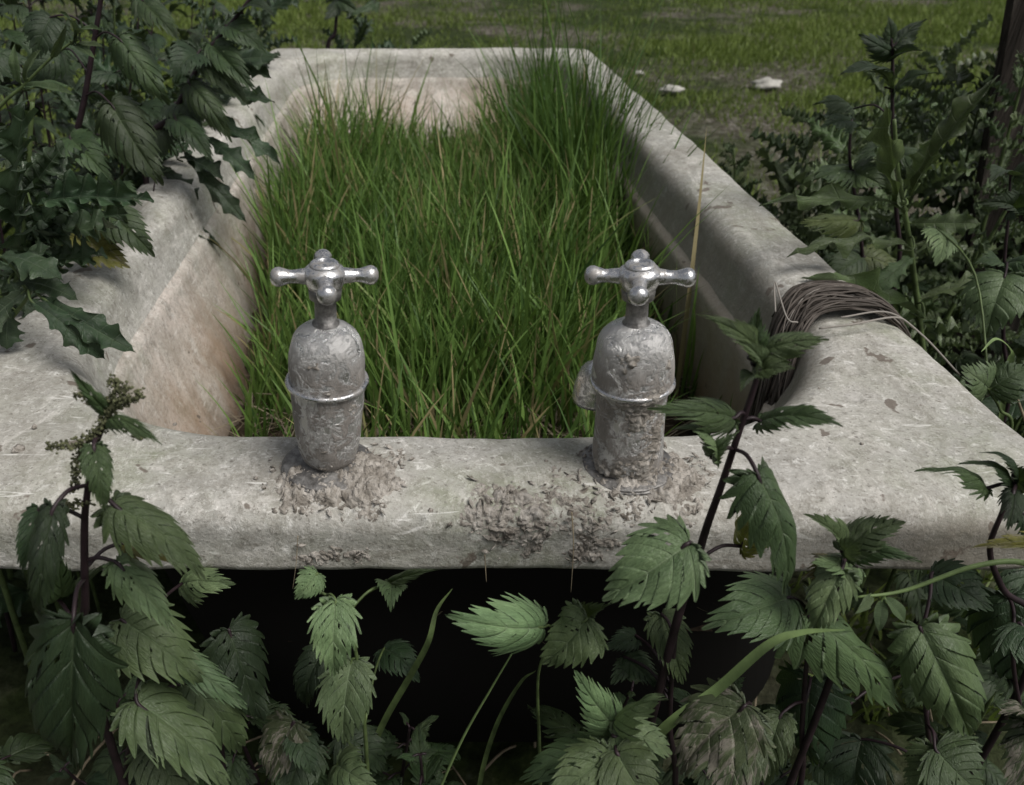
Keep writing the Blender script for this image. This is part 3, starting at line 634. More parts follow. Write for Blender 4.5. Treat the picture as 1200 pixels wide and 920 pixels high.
# ---------------------------------------------------------------- leaves (unit meshes: length 1 along Y, width 1 along X)
HEART = [(0, 0), (.07, -.045), (.17, -.075), (.29, -.055), (.39, .01), (.46, .10), (.49, .21), (.47, .34), (.41, .48), (.33, .61), (.235, .74), (.13, .87), (.05, .955), (0, 1)]
def nettle_mesh(name, seed):
    r = random.Random(seed); nt_ = 12; sub = 7; NT = nt_ * sub; ns = 9
    el = r.uniform(-.06, .06)                    # fuller or slimmer towards the tip
    hp = [(x * (1 + el * math.sin(math.pi * y) * 2), y) for x, y in HEART]; sp = spline([(x, y, 0) for x, y in hp], 24)
    L = [0]
    for a, b in zip(sp[:-1], sp[1:]): L.append(L[-1] + (b - a).length)
    L = np.array(L) / L[-1]; ox = np.array([p.x for p in sp]); oy = np.array([p.y for p in sp])
    mt = lambda t: float(np.interp(t, [0, .36, .45, .55, .65, .75, .85, .93, 1], [0, .0, .06, .17, .32, .49, .68, .84, 1]))
    fold = r.uniform(.08, .5); arch = r.uniform(.03, .22); cup = r.uniform(.1, 1.1); w1, w2, ph = r.uniform(.01, .045), r.uniform(.006, .02), r.uniform(0, 6.28)
    curl = r.uniform(-.06, .10); side = r.uniform(-.07, .07); amp = r.uniform(.125, .175); twist = r.uniform(-.5, .5)
    vs = []; uvs = []
    for i in range(NT + 1):
        t = i / NT; p = (t * nt_) % 1.0 if i < NT else 0.; X = float(np.interp(t, L, ox)); Y = float(np.interp(t, L, oy))
        tx = float(np.interp(min(1, t + .01), L, ox) - np.interp(max(0, t - .01), L, ox)); ty = float(np.interp(min(1, t + .01), L, oy) - np.interp(max(0, t - .01), L, oy))
        q = math.hypot(tx, ty) + 1e-9; tx /= q; ty /= q; nx, ny = ty, -tx
        saw = (p / .80) ** 1.1 if p < .80 else max(0, 1 - (p - .80) / .2)
        for j in range(-ns, ns + 1):
            s_ = j / ns; a = abs(s_); sg = 1 if s_ >= 0 else -1; ti = int(t * nt_)
            jit = .6 + .7 * ((math.sin(ti * 12.9898 + sg * 4.1 + seed) * 43758.5453) % 1)
            env = min(1, t / .14) * min(1, (1 - t) / .08) * (.75 + .5 * math.sin(math.pi * t))
            am = amp * env * jit
            EX = X + (nx * .62 + tx * .55) * am * saw - nx * am * .45; EY = Y + (ny * .62 + ty * .75) * am * saw - ny * am * .45
            m_ = mt(t); bow = .05 * a * (1 - a) * 4 * min(1, X * 2.5)
            x = sg * EX * a; y = m_ + (EY - m_) * a ** 1.05 - bow
            if i == NT: x, y = 0, 1.0
            R2 = x * x
            z = fold * abs(x) - cup * R2 * 1.3 + arch * 4 * y * (1 - y) * (1 if 0 < y < 1 else .6) + w1 * math.sin(8 * y + ph) * a * a * sg + w2 * math.sin(17 * y + 2 * ph + sg) * a + curl * max(0, y - .6) ** 2 * 4 + twist * x * (y - .3) * .35
            ff = abs(math.sin(math.pi * (t * nt_ * .5 - .40)))                      # furrow on every second tooth
            z += .020 * (ff ** .6 - .6) * min(1, a * 3) * (1 - .35 * a) * min(1, X * 4) - .016 * max(0, 1 - a * 7)
            vs.append((x + side * 4 * y * (1 - y), y, z)); uvs.append((s_ * .5 + .5, t))
    W = 2 * ns + 1; fs = [(i * W + j, i * W + j + 1, (i + 1) * W + j + 1, (i + 1) * W + j) for i in range(NT) for j in range(W - 1)]
    kill = set()
    for _ in range(r.choice([0, 2, 4, 6, 9])):
        i = r.randint(NT // 3, NT - NT // 5); j = r.randint(3, W - 5)
        for di, dj in ((0, 0), (1, 0), (0, 1), (1, 1), (2, 0))[:r.choice([1, 1, 1, 2, 2, 3])]: kill.add((i + di) * (W - 1) + j + dj)
    if r.random() < .5:
        for _ in range(4): kill.add(r.randint(NT // 4, NT - 5) * (W - 1) + r.choice([0, W - 2]))
    fs = [f for k, f in enumerate(fs) if k not in kill]
    me = mesh(name, vs, fs); uv = me.uv_layers.new(name='UVMap')
    for l in me.loops: uv.data[l.index].uv = uvs[l.vertex_index]
    return me
def leaf_mesh(name, kind, seed):
    if kind == 'nettle': return nettle_mesh(name, seed)
    r = random.Random(seed)
    if kind == 'nettle': nt_, sub, ns = 12, 6, 8
    elif kind == 'lobed': nt_, sub, ns = 7, 12, 7       # thistle / sow thistle: deep spiny lobes
    elif kind == 'smooth': nt_, sub, ns = 5, 8, 6      # shallow lobes
    else: nt_, sub, ns = 1, 14, 3                      # lance
    NT = nt_ * sub; vs = []; uvs = []
    fold = r.uniform(.10, .32); arch = r.uniform(.03, .16); wave = r.uniform(.01, .03); ph = r.uniform(0, 6.28); lean = r.uniform(-.05, .05); cup = r.uniform(.1, .5)
    if kind == 'nettle':
        pk = r.uniform(.58, .68)
        wf = lambda t: .5 * (math.sin(math.pi * min(1, t ** pk * .999)) ** .82 if t > 0 else 0) * 1.02
    elif kind == 'lobed': wf = lambda t: .5 * min(1, (t + .10) * 2.6) * (1 - t) ** .42 * 1.1
    elif kind == 'smooth': wf = lambda t: .5 * (.28 + .8 * math.sin(math.pi * min(1, t ** 1.35))) * (1 - t ** 7)
    else: wf = lambda t: .5 * math.sin(math.pi * t ** .8) ** .8 if t > 0 else 0
    slant = {'nettle': .58, 'lobed': .25, 'smooth': .25, 'lance': .2}[kind]
    for i in range(NT + 1):
        t = i / NT; p = (t * nt_) % 1.0 if i < NT else 1.0; w_ = max(wf(t), .004)
        ti = int(t * nt_)
        for j in range(-ns, ns + 1):
            s = j / ns; a = abs(s); sg = 1 if s >= 0 else -1
            jit = .75 + .5 * ((math.sin(ti * 12.9898 + sg * 4.1 + seed) * 43758.5453) % 1)
            if kind == 'nettle':
                saw = (p / .78) if p < .78 else (1 - (p - .78) / .22); e = a ** 5
                x = s * w_ * (1 + (.36 * saw * jit - .16) * e); y = t + slant * a * w_ * (1 - t) ** .35 + .05 * saw * e * jit - .34 * (a ** 1.5) * min(1, t / .07) ** .8 * max(0, 1 - t * 2.4) ** 1.6
            elif kind == 'lobed':
                lob = max(0, 1 - abs(p - .45) / .45) ** .8; spk = .62 * max(0, 1 - abs(p - .45) / .10) + .30 * max(0, 1 - abs(p - .15) / .09) + .30 * max(0, 1 - abs(p - .78) / .09); e = a ** 2
                x = s * w_ * (1 - .70 * e * (1 - lob * jit) * (1 - .3 * t) + spk * a ** 6); y = t + slant * a * w_ + .03 * e * lob
            elif kind == 'smooth':
                lob = .5 - .5 * math.cos(2 * math.pi * min(1, p / .85) ** 1.5); spk = .12 * max(0, 1 - abs(p - .55) / .12); e = a ** 2.5
                x = s * w_ * (1 - .32 * e * (1 - lob * jit) + spk * a ** 6); y = t + slant * a * w_ * .6
            else: x = s * w_; y = t
            y = min(y, 1.0 + .0 * a) if t < 1 else 1.0
            z = fold * abs(x) * .9 - cup * x * x + arch * 4 * t * (1 - t) + wave * math.sin(9 * t + ph) * a * a * sg + .5 * wave * math.sin(15 * t + 2 * ph) * a
            if kind == 'nettle':
                q = abs(math.sin(math.pi * (t * nt_ / 2 - .5 + 1e-6))) if True else 0      # furrow on each side vein (every second tooth)
                z += .016 * (math.sqrt(q) - .6) * min(1, a * 3.5) * (1 - .4 * a) * min(1, w_ * 4); z -= .020 * max(0, 1 - a * 6)
            if kind == 'lobed': z += .14 * math.sin(2 * math.pi * t * nt_ / 1. + ph) * a ** 2 * w_ * 2 + .05 * math.sin(2 * math.pi * t * 2.5 + ph) * a * sg
            if kind == 'smooth': z += .06 * math.sin(2 * math.pi * t * nt_ / 1.5 + ph) * a ** 2 * w_ * 2
            vs.append((x + lean * 4 * t * (1 - t), y, z)); uvs.append((s * .5 + .5, t))
    W = 2 * ns + 1; fs = [(i * W + j, i * W + j + 1, (i + 1) * W + j + 1, (i + 1) * W + j) for i in range(NT) for j in range(W - 1)]
    # insect holes
    kill = set()
    if kind == 'nettle':
        for _ in range(r.choice([0, 1, 3, 5])):
            i = r.randint(NT // 6, NT - NT // 4); j = r.randint(2, W - 4)
            kill.add(i * (W - 1) + j)
            if r.random() < .5: kill.add((i + 1) * (W - 1) + j)
            if r.random() < .3: kill.add(i * (W - 1) + j + 1)
        if r.random() < .5:
            for _ in range(3): kill.add(r.randint(NT // 5, NT - 5) * (W - 1) + r.choice([0, W - 2]))
    fs = [f for k, f in enumerate(fs) if k not in kill]
    me = mesh(name, vs, fs); uv = me.uv_layers.new(name='UVMap')
    for l in me.loops: uv.data[l.index].uv = uvs[l.vertex_index]
    return me
POOL = {}
def pool(kind, matk, i):
    n = {'nettle': 26, 'lobed': 8, 'smooth': 6, 'lance': 3}[kind]; i %= n; key = (kind, matk, i)
    if key not in POOL:
        g = ('g', kind, i)
        if g not in POOL: POOL[g] = leaf_mesh('leaf', kind, i * 17 + 3)
        me = POOL[g].copy(); me.materials.clear(); me.materials.append(M[matk]); POOL[key] = me
    return POOL[key]
def put_leaf(parent, p0, p1, wid, nh, kind, matk, idx, label=None):
    y = (p1 - p0); L = y.length; y = y / L; n = nh - y * nh.dot(y)
    n = n.normalized() if n.length > 1e-4 else y.orthogonal().normalized(); x = y.cross(n)
    o = bpy.data.objects.new('leaf', pool(kind, matk, idx)); C.objects.link(o); o.parent = parent
    T = Matrix(((x.x * wid, y.x * L, n.x * L, p0.x - parent.location.x), (x.y * wid, y.y * L, n.y * L, p0.y - parent.location.y), (x.z * wid, y.z * L, n.z * L, p0.z - parent.location.z), (0, 0, 0, 1)))
    o.matrix_local = T
    if label: o['label'] = label
    return o
RL = random.Random(99); cnt = [0]
def spec_plant(name, label, cat, stem, leaves, stemmat='stem_dark', sr=.0022, group=None, mat='nettle', kind='nettle', Y=.32, ground=True, flowers=None):
    """stem: list of (px,py,Y); leaves: list of (bx,by,tx,ty,w[,dY[,mat[,dYtip[,kind]]]]) measured in the photograph, stood at depth Y"""
    sp = [PY(*s) if len(s) == 3 else PY(s[0], s[1], Y) for s in stem]
    if ground:
        b = sp[0]; sp = [Vector((b.x + (b.x - sp[1].x) * .4, b.y + .01, -.01)), Vector((b.x + (b.x - sp[1].x) * .25, b.y + .004, b.z * .5))] + sp
    base = Vector((sp[0].x, sp[0].y, 0)); t = empty(name, base, label, cat, group)
    cur = spline(sp, 8); mb = MB(); n = len(cur); mb.tube(cur, [sr * (1.25 - .8 * i / n) for i in range(n)], 8)
    for l in leaves:
        bx, by, tx, ty, wd = l[:5]; dY = l[5] if len(l) > 5 and l[5] is not None else RL.uniform(-.012, .012); mt = (l[6] if len(l) > 6 else None) or mat
        dt = l[7] if len(l) > 7 and l[7] is not None else RL.uniform(-.028, -.004); kd = l[8] if len(l) > 8 else kind
        p0 = PY(bx, by, Y + dY); p1 = PY(tx, ty, Y + dY + dt * (Y / .32) ** .5); W = wd * depth((p0 + p1) / 2) / F
        nh = Vector((0, 0, 1)) * .55 + (CAM - p0).normalized() * .75 + Vector((RL.uniform(-1, 1), RL.uniform(-1, 1), RL.uniform(-1, 1))) * .33
        put_leaf(t, p0, p1, W * 1.04, nh, kd, mt, cnt[0] * 5); cnt[0] += 1
        # petiole
        c = min(cur, key=lambda q: (q - p0).length + max(0, q.z - p0.z + .0) * .6)
        if (c - p0).length > .001:
            mid = c.lerp(p0, .5) + Vector((0, 0, .18 * (c - p0).length)); mb.tube(spline([c, mid, p0, p0.lerp(p1, .12)], 5), [min(sr * .5, .0011) ] * 16, 5)
    mb.build('stem', M[stemmat], t)
    if flowers:
        fb = MB()
        for f in flowers:
            pts = spline([PY(*q) for q in f], 10)
            for q in pts:
                for _ in range(7):
                    d_ = Vector((RL.uniform(-1, 1), RL.uniform(-1, 1), RL.uniform(-1, 1))) * .0022; s = RL.uniform(.0005, .0011); c = q + d_
                    fb.add([c + Vector(v) * s for v in ((1, 0, 0), (-1, 0, 0), (0, 1, 0), (0, -1, 0), (0, 0, 1), (0, 0, -1))], [(0, 2, 4), (2, 1, 4), (1, 3, 4), (3, 0, 4), (2, 0, 5), (1, 2, 5), (3, 1, 5), (0, 3, 5)])
            fb.tube(pts, .0004, 4)
        fb.build('catkins', M['seed'], t)
    return t
def auto_nettle(base, h, lean, label, seed, mat='dark', size=.065, nodes=9, start=.3, group=None, name='nettle_plant', kind='nettle', sm='stem_dark'):
    r = random.Random(seed); base = Vector(base); t = empty(name, base, label, 'nettle', group)
    top = base + Vector((lean[0], lean[1], h)); midp = base.lerp(top, .5) + Vector((-lean[0] * .18, -lean[1] * .18, h * .06))
    cur = spline([base - Vector((0, 0, .01)), midp, top], 14); mb = MB(); n = len(cur); mb.tube(cur, [.0028 * (1.1 - .8 * i / n) for i in range(n)], 7)
    a = r.uniform(0, 3.14)
    for k in range(nodes):
        f = start + (1 - start) * (k / (nodes - 1)) ** .9; c = cur[min(n - 1, int(f * (n - 1)))]; sz = size * (.75 + .35 * math.sin(math.pi * min(1, (k + 1) / nodes))) * (1 if k < nodes - 2 else (.6 if k == nodes - 2 else .35))
        for q in (0, math.pi):
            an = a + q + r.uniform(-.3, .3); out = Vector((math.cos(an), math.sin(an), 0)); L = sz * r.uniform(.8, 1.2)
            p0 = c + out * L * .35 + Vector((0, 0, L * .10)); dr = (out + Vector((0, 0, -r.uniform(.25, 1.1) if k < nodes - 2 else .3))).normalized(); p1 = p0 + dr * L
            nh = Vector((0, 0, 1)) + out * .5 + Vector((r.uniform(-1, 1), r.uniform(-1, 1), 0)) * .25
            put_leaf(t, p0, p1, L * r.uniform(.52, .68), nh, kind, mat, r.randint(0, 99)); mb.tube(spline([c, c.lerp(p0, .5) + Vector((0, 0, L * .08)), p0, p0.lerp(p1, .1)], 4), .0009, 5)
        a += math.pi / 2
    mb.build('stem', M[sm], t); return t
def auto_thistle(base, h, lean, label, seed, mat='thistle', size=.16, nleaf=12, start=.1, group=None, name='thistle_plant', wr=.34, kind='lobed'):
    r = random.Random(seed); base = Vector(base); t = empty(name, base, label, 'thistle', group)
    top = base + Vector((lean[0], lean[1], h)); cur = spline([base - Vector((0, 0, .01)), base.lerp(top, .5) + Vector((-lean[0] * .2, -lean[1] * .2, 0)), top], 14)
    mb = MB(); n = len(cur); mb.tube(cur, [.0042 * (1.1 - .75 * i / n) for i in range(n)], 8); a = r.uniform(0, 6.28)
    for k in range(nleaf):
        f = start + (1 - start) * (k / (nleaf - 1)) ** .9; c = cur[min(n - 1, int(f * (n - 1)))]; L = size * (1.1 - .62 * f) * r.uniform(.8, 1.2)
        out = Vector((math.cos(a), math.sin(a), 0)); dr = (out + Vector((0, 0, r.uniform(-.45, .55) + .5 * f))).normalized(); p1 = c + dr * L
        put_leaf(t, c, p1, L * wr * r.uniform(.85, 1.25), Vector((0, 0, 1)) + Vector((r.uniform(-1, 1), r.uniform(-1, 1), 0)) * .4, kind, mat, r.randint(0, 99)); a += 2.4
    mb.build('stem', M['stem_green'], t); return t

# ---- foreground nettles, left to right
spec_plant('nettle_plant', 'budding nettle with dark stem and catkins, at the left in front of the deck', 'nettle',
    [(106, 790), (100, 700), (99, 620), (102, 580), (110, 530), (128, 482)],
    [(125, 482, 80, 430, 22, 0, None, -.01), (126, 492, 192, 524, 26, 0), (110, 524, 122, 598, 38, -.01), (62, 597, 47, 727, 40, -.02, 'dark'), (46, 597, 26, 672, 34, .0, 'dark'),
     (134, 592, 242, 682, 72, -.01), (137, 660, 204, 742, 52, .0, 'pale'), (150, 636, 232, 662, 40, .02, 'yellow'), (86, 726, 86, 892, 104, -.03, 'dark', .0), (66, 700, 62, 640, 44, .025), (100, 722, 132, 655, 40, .03)],
    sr=.0024, Y=.30, flowers=[[(128, 482, .30), (118, 498, .298), (90, 520, .295), (55, 524, .292)], [(124, 500, .30), (98, 522, .30), (90, 545, .30), (88, 575, .30)], [(128, 480, .30), (135, 460, .30), (132, 445, .30)],
        [(128, 482, .30), (150, 470, .30), (165, 462, .30)], [(126, 484, .30), (112, 470, .30), (92, 462, .30)], [(126, 495, .30), (150, 500, .295), (165, 512, .29)], [(104, 590, .3), (80, 592, .296), (66, 604, .294)], [(128, 480, .30), (140, 470, .296), (148, 452, .296)]])
spec_plant('nettle_plant', 'nettle with three stacked grey-green leaves in the lower left corner', 'nettle', [(150, 920), (160, 850), (165, 790), (150, 745)],
    [(142, 726, 236, 800, 84, .0, 'nettle'), (205, 770, 290, 832, 46, .01, 'pale'), (160, 822, 268, 928, 96, -.02, 'nettle'), (176, 876, 215, 950, 80, -.01), (222, 800, 282, 882, 66, .02, 'nettle'), (213, 684, 276, 684, 46, .06, 'pale', -.02)], Y=.32)
spec_plant('nettle_plant', 'small nettle with one glossy dark hanging leaf, alone in the shade below the front edge', 'nettle', [(262, 900), (262, 800), (270, 745)], [(268, 738, 305, 842, 80, 0, 'dark', -.02), (275, 900, 255, 960, 60, .02, 'dark')], Y=.36)
spec_plant('nettle_plant', 'blighted nettle with a pale withered blotch on its leaf, at the bottom left of centre', 'nettle', [(352, 960), (348, 900), (340, 855)], [(345, 845, 315, 915, 62, 0, 'sick', -.01), (350, 855, 370, 910, 44, .0, 'dark'), (362, 868, 335, 940, 60, .01, 'dark')], Y=.33)
spec_plant('nettle_plant', 'nettle with two pale leaves hanging in a column under the left tap', 'nettle', [(432, 930), (428, 860), (420, 780), (402, 715), (370, 690)],
    [(372, 672, 345, 702, 34, .0, 'pale'), (393, 703, 392, 790, 62, -.01, 'pale'), (412, 774, 404, 872, 64, .0, 'pale'), (458, 684, 458, 716, 36, .02, 'nettle'), (458, 683, 518, 668, 18, .02), (400, 862, 450, 902, 60, .03, 'dark'), (395, 895, 445, 925, 60, .0, 'pale'), (450, 760, 492, 800, 46, .06, 'dark'), (380, 760, 360, 830, 50, .05, 'dark')], Y=.335, stemmat='stem_green', sr=.0016)
spec_plant('nettle_plant', 'low nettle with a bright pointed leaf facing left, below the mud patch', 'nettle', [(632, 930), (632, 870), (631, 790), (650, 742)],
    [(636, 735, 522, 720, 74, -.01, 'pale', -.02), (688, 724, 634, 778, 74, -.02, 'nettle', -.005), (690, 726, 714, 708, 34, 0, 'nettle')], Y=.33, stemmat='stem_green', sr=.0014)
spec_plant('nettle_plant', 'nettle with a broad bright leaf overlapping the front edge under the right tap', 'nettle', [(790, 930), (785, 850), (790, 760), (800, 690)],
    [(808, 636, 706, 704, 100, -.03, 'pale', -.005), (775, 720, 800, 802, 52, .02, 'nettle'), (758, 782, 716, 800, 46, .03, 'dark'), (732, 770, 770, 806, 40, .03, 'dark'), (745, 745, 708, 762, 32, .04, 'dark')], Y=.33)
spec_plant('nettle_plant', 'bushy bright nettle at the bottom edge, right of centre', 'nettle', [(722, 980), (718, 920), (716, 868)],
    [(722, 852, 672, 784, 56, -.01, 'pale', -.0), (716, 850, 784, 820, 60, -.01, 'pale'), (718, 862, 788, 884, 66, -.02, 'pale'), (712, 880, 608, 914, 66, -.01, 'nettle'), (714, 886, 640, 948, 70, -.03, 'nettle'), (722, 880, 770, 950, 74, -.03, 'nettle'), (700, 900, 690, 970, 60, -.03, 'nettle')], Y=.305)
spec_plant('nettle_plant', 'tall young nettle with a black stem crossing the front edge right of the right tap', 'nettle', [(790, 740), (812, 672), (828, 618), (845, 570), (868, 500), (886, 446), (889, 424)],
    [(885, 425, 815, 368, 36, 0, None, -.01), (886, 418, 892, 358, 32, .005, None, 0), (892, 412, 972, 398, 36, 0, None, -.008), (884, 428, 862, 398, 30, -.01, 'pale', -.01), (888, 434, 932, 432, 30, -.01, None, -.01), (886, 440, 868, 458, 24, -.01), (889, 425, 905, 400, 20, .0, 'pale', 0),
     (860, 490, 754, 480, 46, -.005), (892, 494, 988, 500, 44, 0), (838, 536, 788, 502, 42, -.01, 'pale', -.01), (834, 536, 866, 505, 30, -.01, 'pale', -.01),
     (888, 556, 918, 696, 78, -.02, 'nettle', -.02), (868, 640, 902, 600, 50, .01, 'yellow')], Y=.33, sr=.0025)
spec_plant('nettle_plant', 'short nettle with a pale top whorl against the right end of the front edge', 'nettle', [(975, 790), (978, 720), (984, 672), (990, 650)],
    [(986, 642, 944, 602, 34, 0, 'pale', -.01), (992, 642, 1062, 612, 50, 0, 'nettle', -.005), (998, 652, 1082, 660, 34, 0, 'nettle'), (986, 646, 1016, 622, 34, -.008, 'pale', -.01), (982, 660, 940, 680, 44, .01, 'yellow'), (986, 668, 952, 744, 56, -.015, 'pale', -.01), (1004, 664, 950, 660, 50, .0, 'pale')], Y=.325)
spec_plant('nettle_plant', 'nettle with one large insect-holed leaf pointing down right, beneath the bent grass blade', 'nettle', [(935, 930), (940, 850), (945, 780), (952, 735)],
    [(948, 722, 1054, 832, 96, -.01, 'nettle', -.01), (926, 700, 822, 738, 84, .0, 'nettle', -.02), (950, 795, 952, 896, 80, .02, 'dark'), (1062, 790, 1098, 830, 36, .04, 'nettle'), (915, 838, 898, 922, 46, -.01, 'nettle')], Y=.33)
spec_plant('nettle_plant', 'blighted nettle with a brown-edged leaf under the bent grass blade', 'nettle', [(895, 960), (888, 900), (876, 850)], [(874, 826, 796, 908, 96, -.02, 'sick', -.01), (880, 860, 848, 950, 70, 0, 'sick')], Y=.31)
spec_plant('nettle_plant', 'nettle with a twisted grey-green leaf at the lower right, left of the corner', 'nettle', [(1100, 960), (1090, 880), (1082, 800), (1078, 750)],
    [(1078, 735, 1132, 856, 80, -.01, 'nettle', -.02), (1080, 800, 1062, 830, 30, .03, 'nettle'), (1010, 866, 1010, 950, 84, .03, 'dark'), (1096, 878, 1150, 930, 84, -.02, 'nettle'), (1092, 672, 1165, 716, 56, .03, 'dark'), (1100, 882, 1066, 930, 60, -.02, 'nettle')], Y=.33)
spec_plant('nettle_plant', 'nettle reaching in from the right edge over the end of the deck', 'nettle', [(1215, 760), (1175, 690), (1160, 645), (1172, 606), (1188, 572)],
    [(1156, 572, 1070, 554, 30, 0, 'nettle', -.0), (1184, 566, 1122, 544, 26, 0, 'dark', 0), (1192, 560, 1148, 530, 24, 0, 'dark', 0), (1190, 568, 1236, 560, 40, 0, 'dark'), (1188, 575, 1180, 622, 30, -.01, 'dark'), (1195, 600, 1240, 640, 40, 0, 'dark')], Y=.35)
spec_plant('nettle_plant', 'nettle with a yellow-green leaf at the right edge, its long bare stalk crossing the shade', 'nettle', [(1225, 690), (1200, 660), (1140, 664), (1060, 692), (1004, 700)],
    [(1235, 650, 1142, 640, 34, -.01, 'yellow'), (1036, 700, 1060, 730, 16, 0, 'pale', None, 'lance'), (1034, 702, 1030, 740, 14, 0, 'stalkleaf' if False else 'pale', None, 'lance'), (1020, 698, 1000, 720, 12, 0, 'pale', None, 'lance')], Y=.335, stemmat='stalk', sr=.0016, ground=False)
spec_plant('nettle_plant', 'dark nettle in the bottom right corner with leaves cut by the frame', 'nettle', [(1215, 960), (1205, 880), (1190, 800), (1185, 740)],
    [(1182, 700, 1190, 800, 84, .03, 'dark'), (1205, 850, 1168, 838, 50, -.01, 'sick'), (1212, 850, 1180, 925, 64, -.01, 'sick'), (1180, 790, 1140, 790, 50, .03, 'dark'), (1195, 730, 1240, 790, 80, .0, 'dark')], Y=.34)
# anonymous undergrowth below the rim
rr = random.Random(31)
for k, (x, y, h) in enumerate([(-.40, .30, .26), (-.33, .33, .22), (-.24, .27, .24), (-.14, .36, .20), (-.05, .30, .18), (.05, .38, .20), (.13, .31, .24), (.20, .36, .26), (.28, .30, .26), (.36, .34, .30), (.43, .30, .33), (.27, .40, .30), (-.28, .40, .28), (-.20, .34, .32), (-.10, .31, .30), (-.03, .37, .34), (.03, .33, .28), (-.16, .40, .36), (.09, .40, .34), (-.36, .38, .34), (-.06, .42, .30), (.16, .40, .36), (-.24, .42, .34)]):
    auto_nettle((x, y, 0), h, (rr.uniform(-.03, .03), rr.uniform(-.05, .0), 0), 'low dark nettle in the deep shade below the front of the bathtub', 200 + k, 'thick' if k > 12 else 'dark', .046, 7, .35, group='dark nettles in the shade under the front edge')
rr = random.Random(8)
def litter():
    t = MB(); 
    for _ in range(260):
        p = Vector((rr.uniform(-.7, .7), rr.uniform(.15, .62), .004 + rr.uniform(0, .03))); a = rr.uniform(0, 6.28); L = rr.uniform(.03, .12)
        t.tube(spline([p, p + Vector((math.cos(a) * L * .5, math.sin(a) * L * .5, rr.uniform(0, .03))), p + Vector((math.cos(a) * L, math.sin(a) * L, rr.uniform(-.01, .02)))], 3), rr.uniform(.0006, .0018), 5)
    tag(t.build('litter', M['dry']), 'dry stems and litter on the ground below the front of the bathtub', 'litter', kind='stuff')
litter()
# stalks and blades in front
def stalk(name, pts, r, mat, label, cat='stalk', flat=False):
    sp = spline([PY(*p) for p in pts], 10); mb = MB(); n = len(sp)
    if not flat: mb.tube(sp, [r * (1 - .6 * i / n) for i in range(n)], 7)
    else:
        vs = []
        for i, p in enumerate(sp):
            t = i / (n - 1); w_ = r * (1 - t ** 3) * (1 if t > .1 else .8) + .0002; d_ = (sp[min(i + 1, n - 1)] - sp[max(i - 1, 0)]).normalized(); s = d_.cross((CAM - p).normalized() + Vector((0, 0, .8))).normalized()
            up = s.cross(d_) * w_ * .35
            vs += [p - s * w_, p - up, p + s * w_]
        fs = [(i * 3 + k, i * 3 + k + 1, i * 3 + k + 4, i * 3 + k + 3) for i in range(n - 1) for k in range(2)]; mb.add(vs, fs)
    me = mesh(name, mb.v, mb.f, M[mat]); tag(link(name, me), label, cat)
stalk('bent_grass', [(690, 960, .31), (770, 862, .30), (840, 808, .30), (900, 756, .298), (940, 741, .296), (990, 738, .29)], .0028, 'stalk', 'widest bright grass blade, bent over to the right beside the insect-holed nettle leaf', 'grass', True)
stalk('grass_stalk', [(500, 960, .33), (540, 870, .33), (575, 808, .33), (600, 766, .33)], .0011, 'stalk', 'thin pale straight stalk slanting up to the left-facing nettle leaf', 'stalk')
stalk('bent_grass', [(420, 920, .37), (448, 850, .37), (482, 790, .37), (502, 752, .37), (512, 715, .38), (530, 690, .385)], .0022, 'stem_green', 'dim green grass blade slanting through the shade below the mud patch', 'grass', True)
stalk('bent_grass', [(556, 960, .37), (566, 900, .37), (584, 845, .37), (610, 800, .365), (628, 786, .36)], .0016, 'stem_green', 'dim narrow grass blade beside the thin pale stalk', 'grass', True)
stalk('dry_stalk', [(1092, 845, .36), (1082, 800, .36), (1060, 740, .37)], .0009, 'dry', 'dry brown twig in the shade at the lower right', 'stalk')
stalk('root_fibre', [(349, 628, .383), (347, 660, .381), (343, 690, .379)], .0003, 'dry', 'hair-thin root fibre hanging from the front edge under the left tap', 'root')
stalk('root_fibre', [(568, 650, .382), (569, 668, .38), (570, 682, .38)], .0004, 'dry', 'short root fibre hanging from the mud patch', 'root')
stalk('root_fibre', [(670, 600, .386), (672, 640, .381), (669, 694, .38)], .0005, 'dry', 'longer root fibre hanging right of the mud patch', 'root')
stalk('bent_grass', [(1172, 500, .62), (1180, 440, .62), (1185, 412, .62), (1168, 397, .60), (1150, 412, .58)], .0024, 'stalk', 'pale hooked grass blade beyond the right edge of the deck', 'grass', True)
stalk('dry_stalk', [(1212, 520, .60), (1196, 478, .60), (1186, 448, .60)], .0016, 'dry', 'broken straw-coloured stalk tip at the right edge of the view', 'stalk')

# ---- left thicket
YL = .95
spec_plant('nettle_plant', 'tall nettle on the left with three large drooping leaves beside its black stem', 'nettle', [(72, 250), (78, 200), (96, 130), (108, 62), (118, 0), (124, -60)],
    [(140, 46, 199, 124, 44, -.02, 'thick'), (130, 122, 192, 218, 62, -.03, 'thick'), (82, 162, 134, 216, 44, -.02, 'thick'), (166, 0, 210, 46, 40, 0, 'thick'), (122, 160, 152, 196, 40, .02, 'pale'), (60, 20, 44, 70, 50, .0, 'dark'), (70, 60, 30, 100, 40, .05, 'dark')], Y=YL, sr=.0045)
spec_plant('nettle_plant', 'arching nettle with a diagonal black stem, leaning over the left wall', 'nettle', [(170, 190), (202, 135), (228, 86), (245, 58), (275, 22), (300, -10)],
    [(232, 62, 202, 98, 48, -.02, 'dark'), (248, 52, 302, 112, 34, 0, 'thick'), (264, 30, 312, 62, 34, 0, 'thick'), (238, 72, 292, 128, 36, -.01, 'thick'), (222, 98, 272, 168, 38, -.02, 'thick'), (206, 140, 250, 192, 40, -.03, 'thick'), (205, 120, 236, 160, 50, .01, 'dark'), (280, 15, 322, 20, 36, 0, 'dark'), (190, 150, 158, 190, 44, 0, 'dark')], Y=1.05, sr=.004)
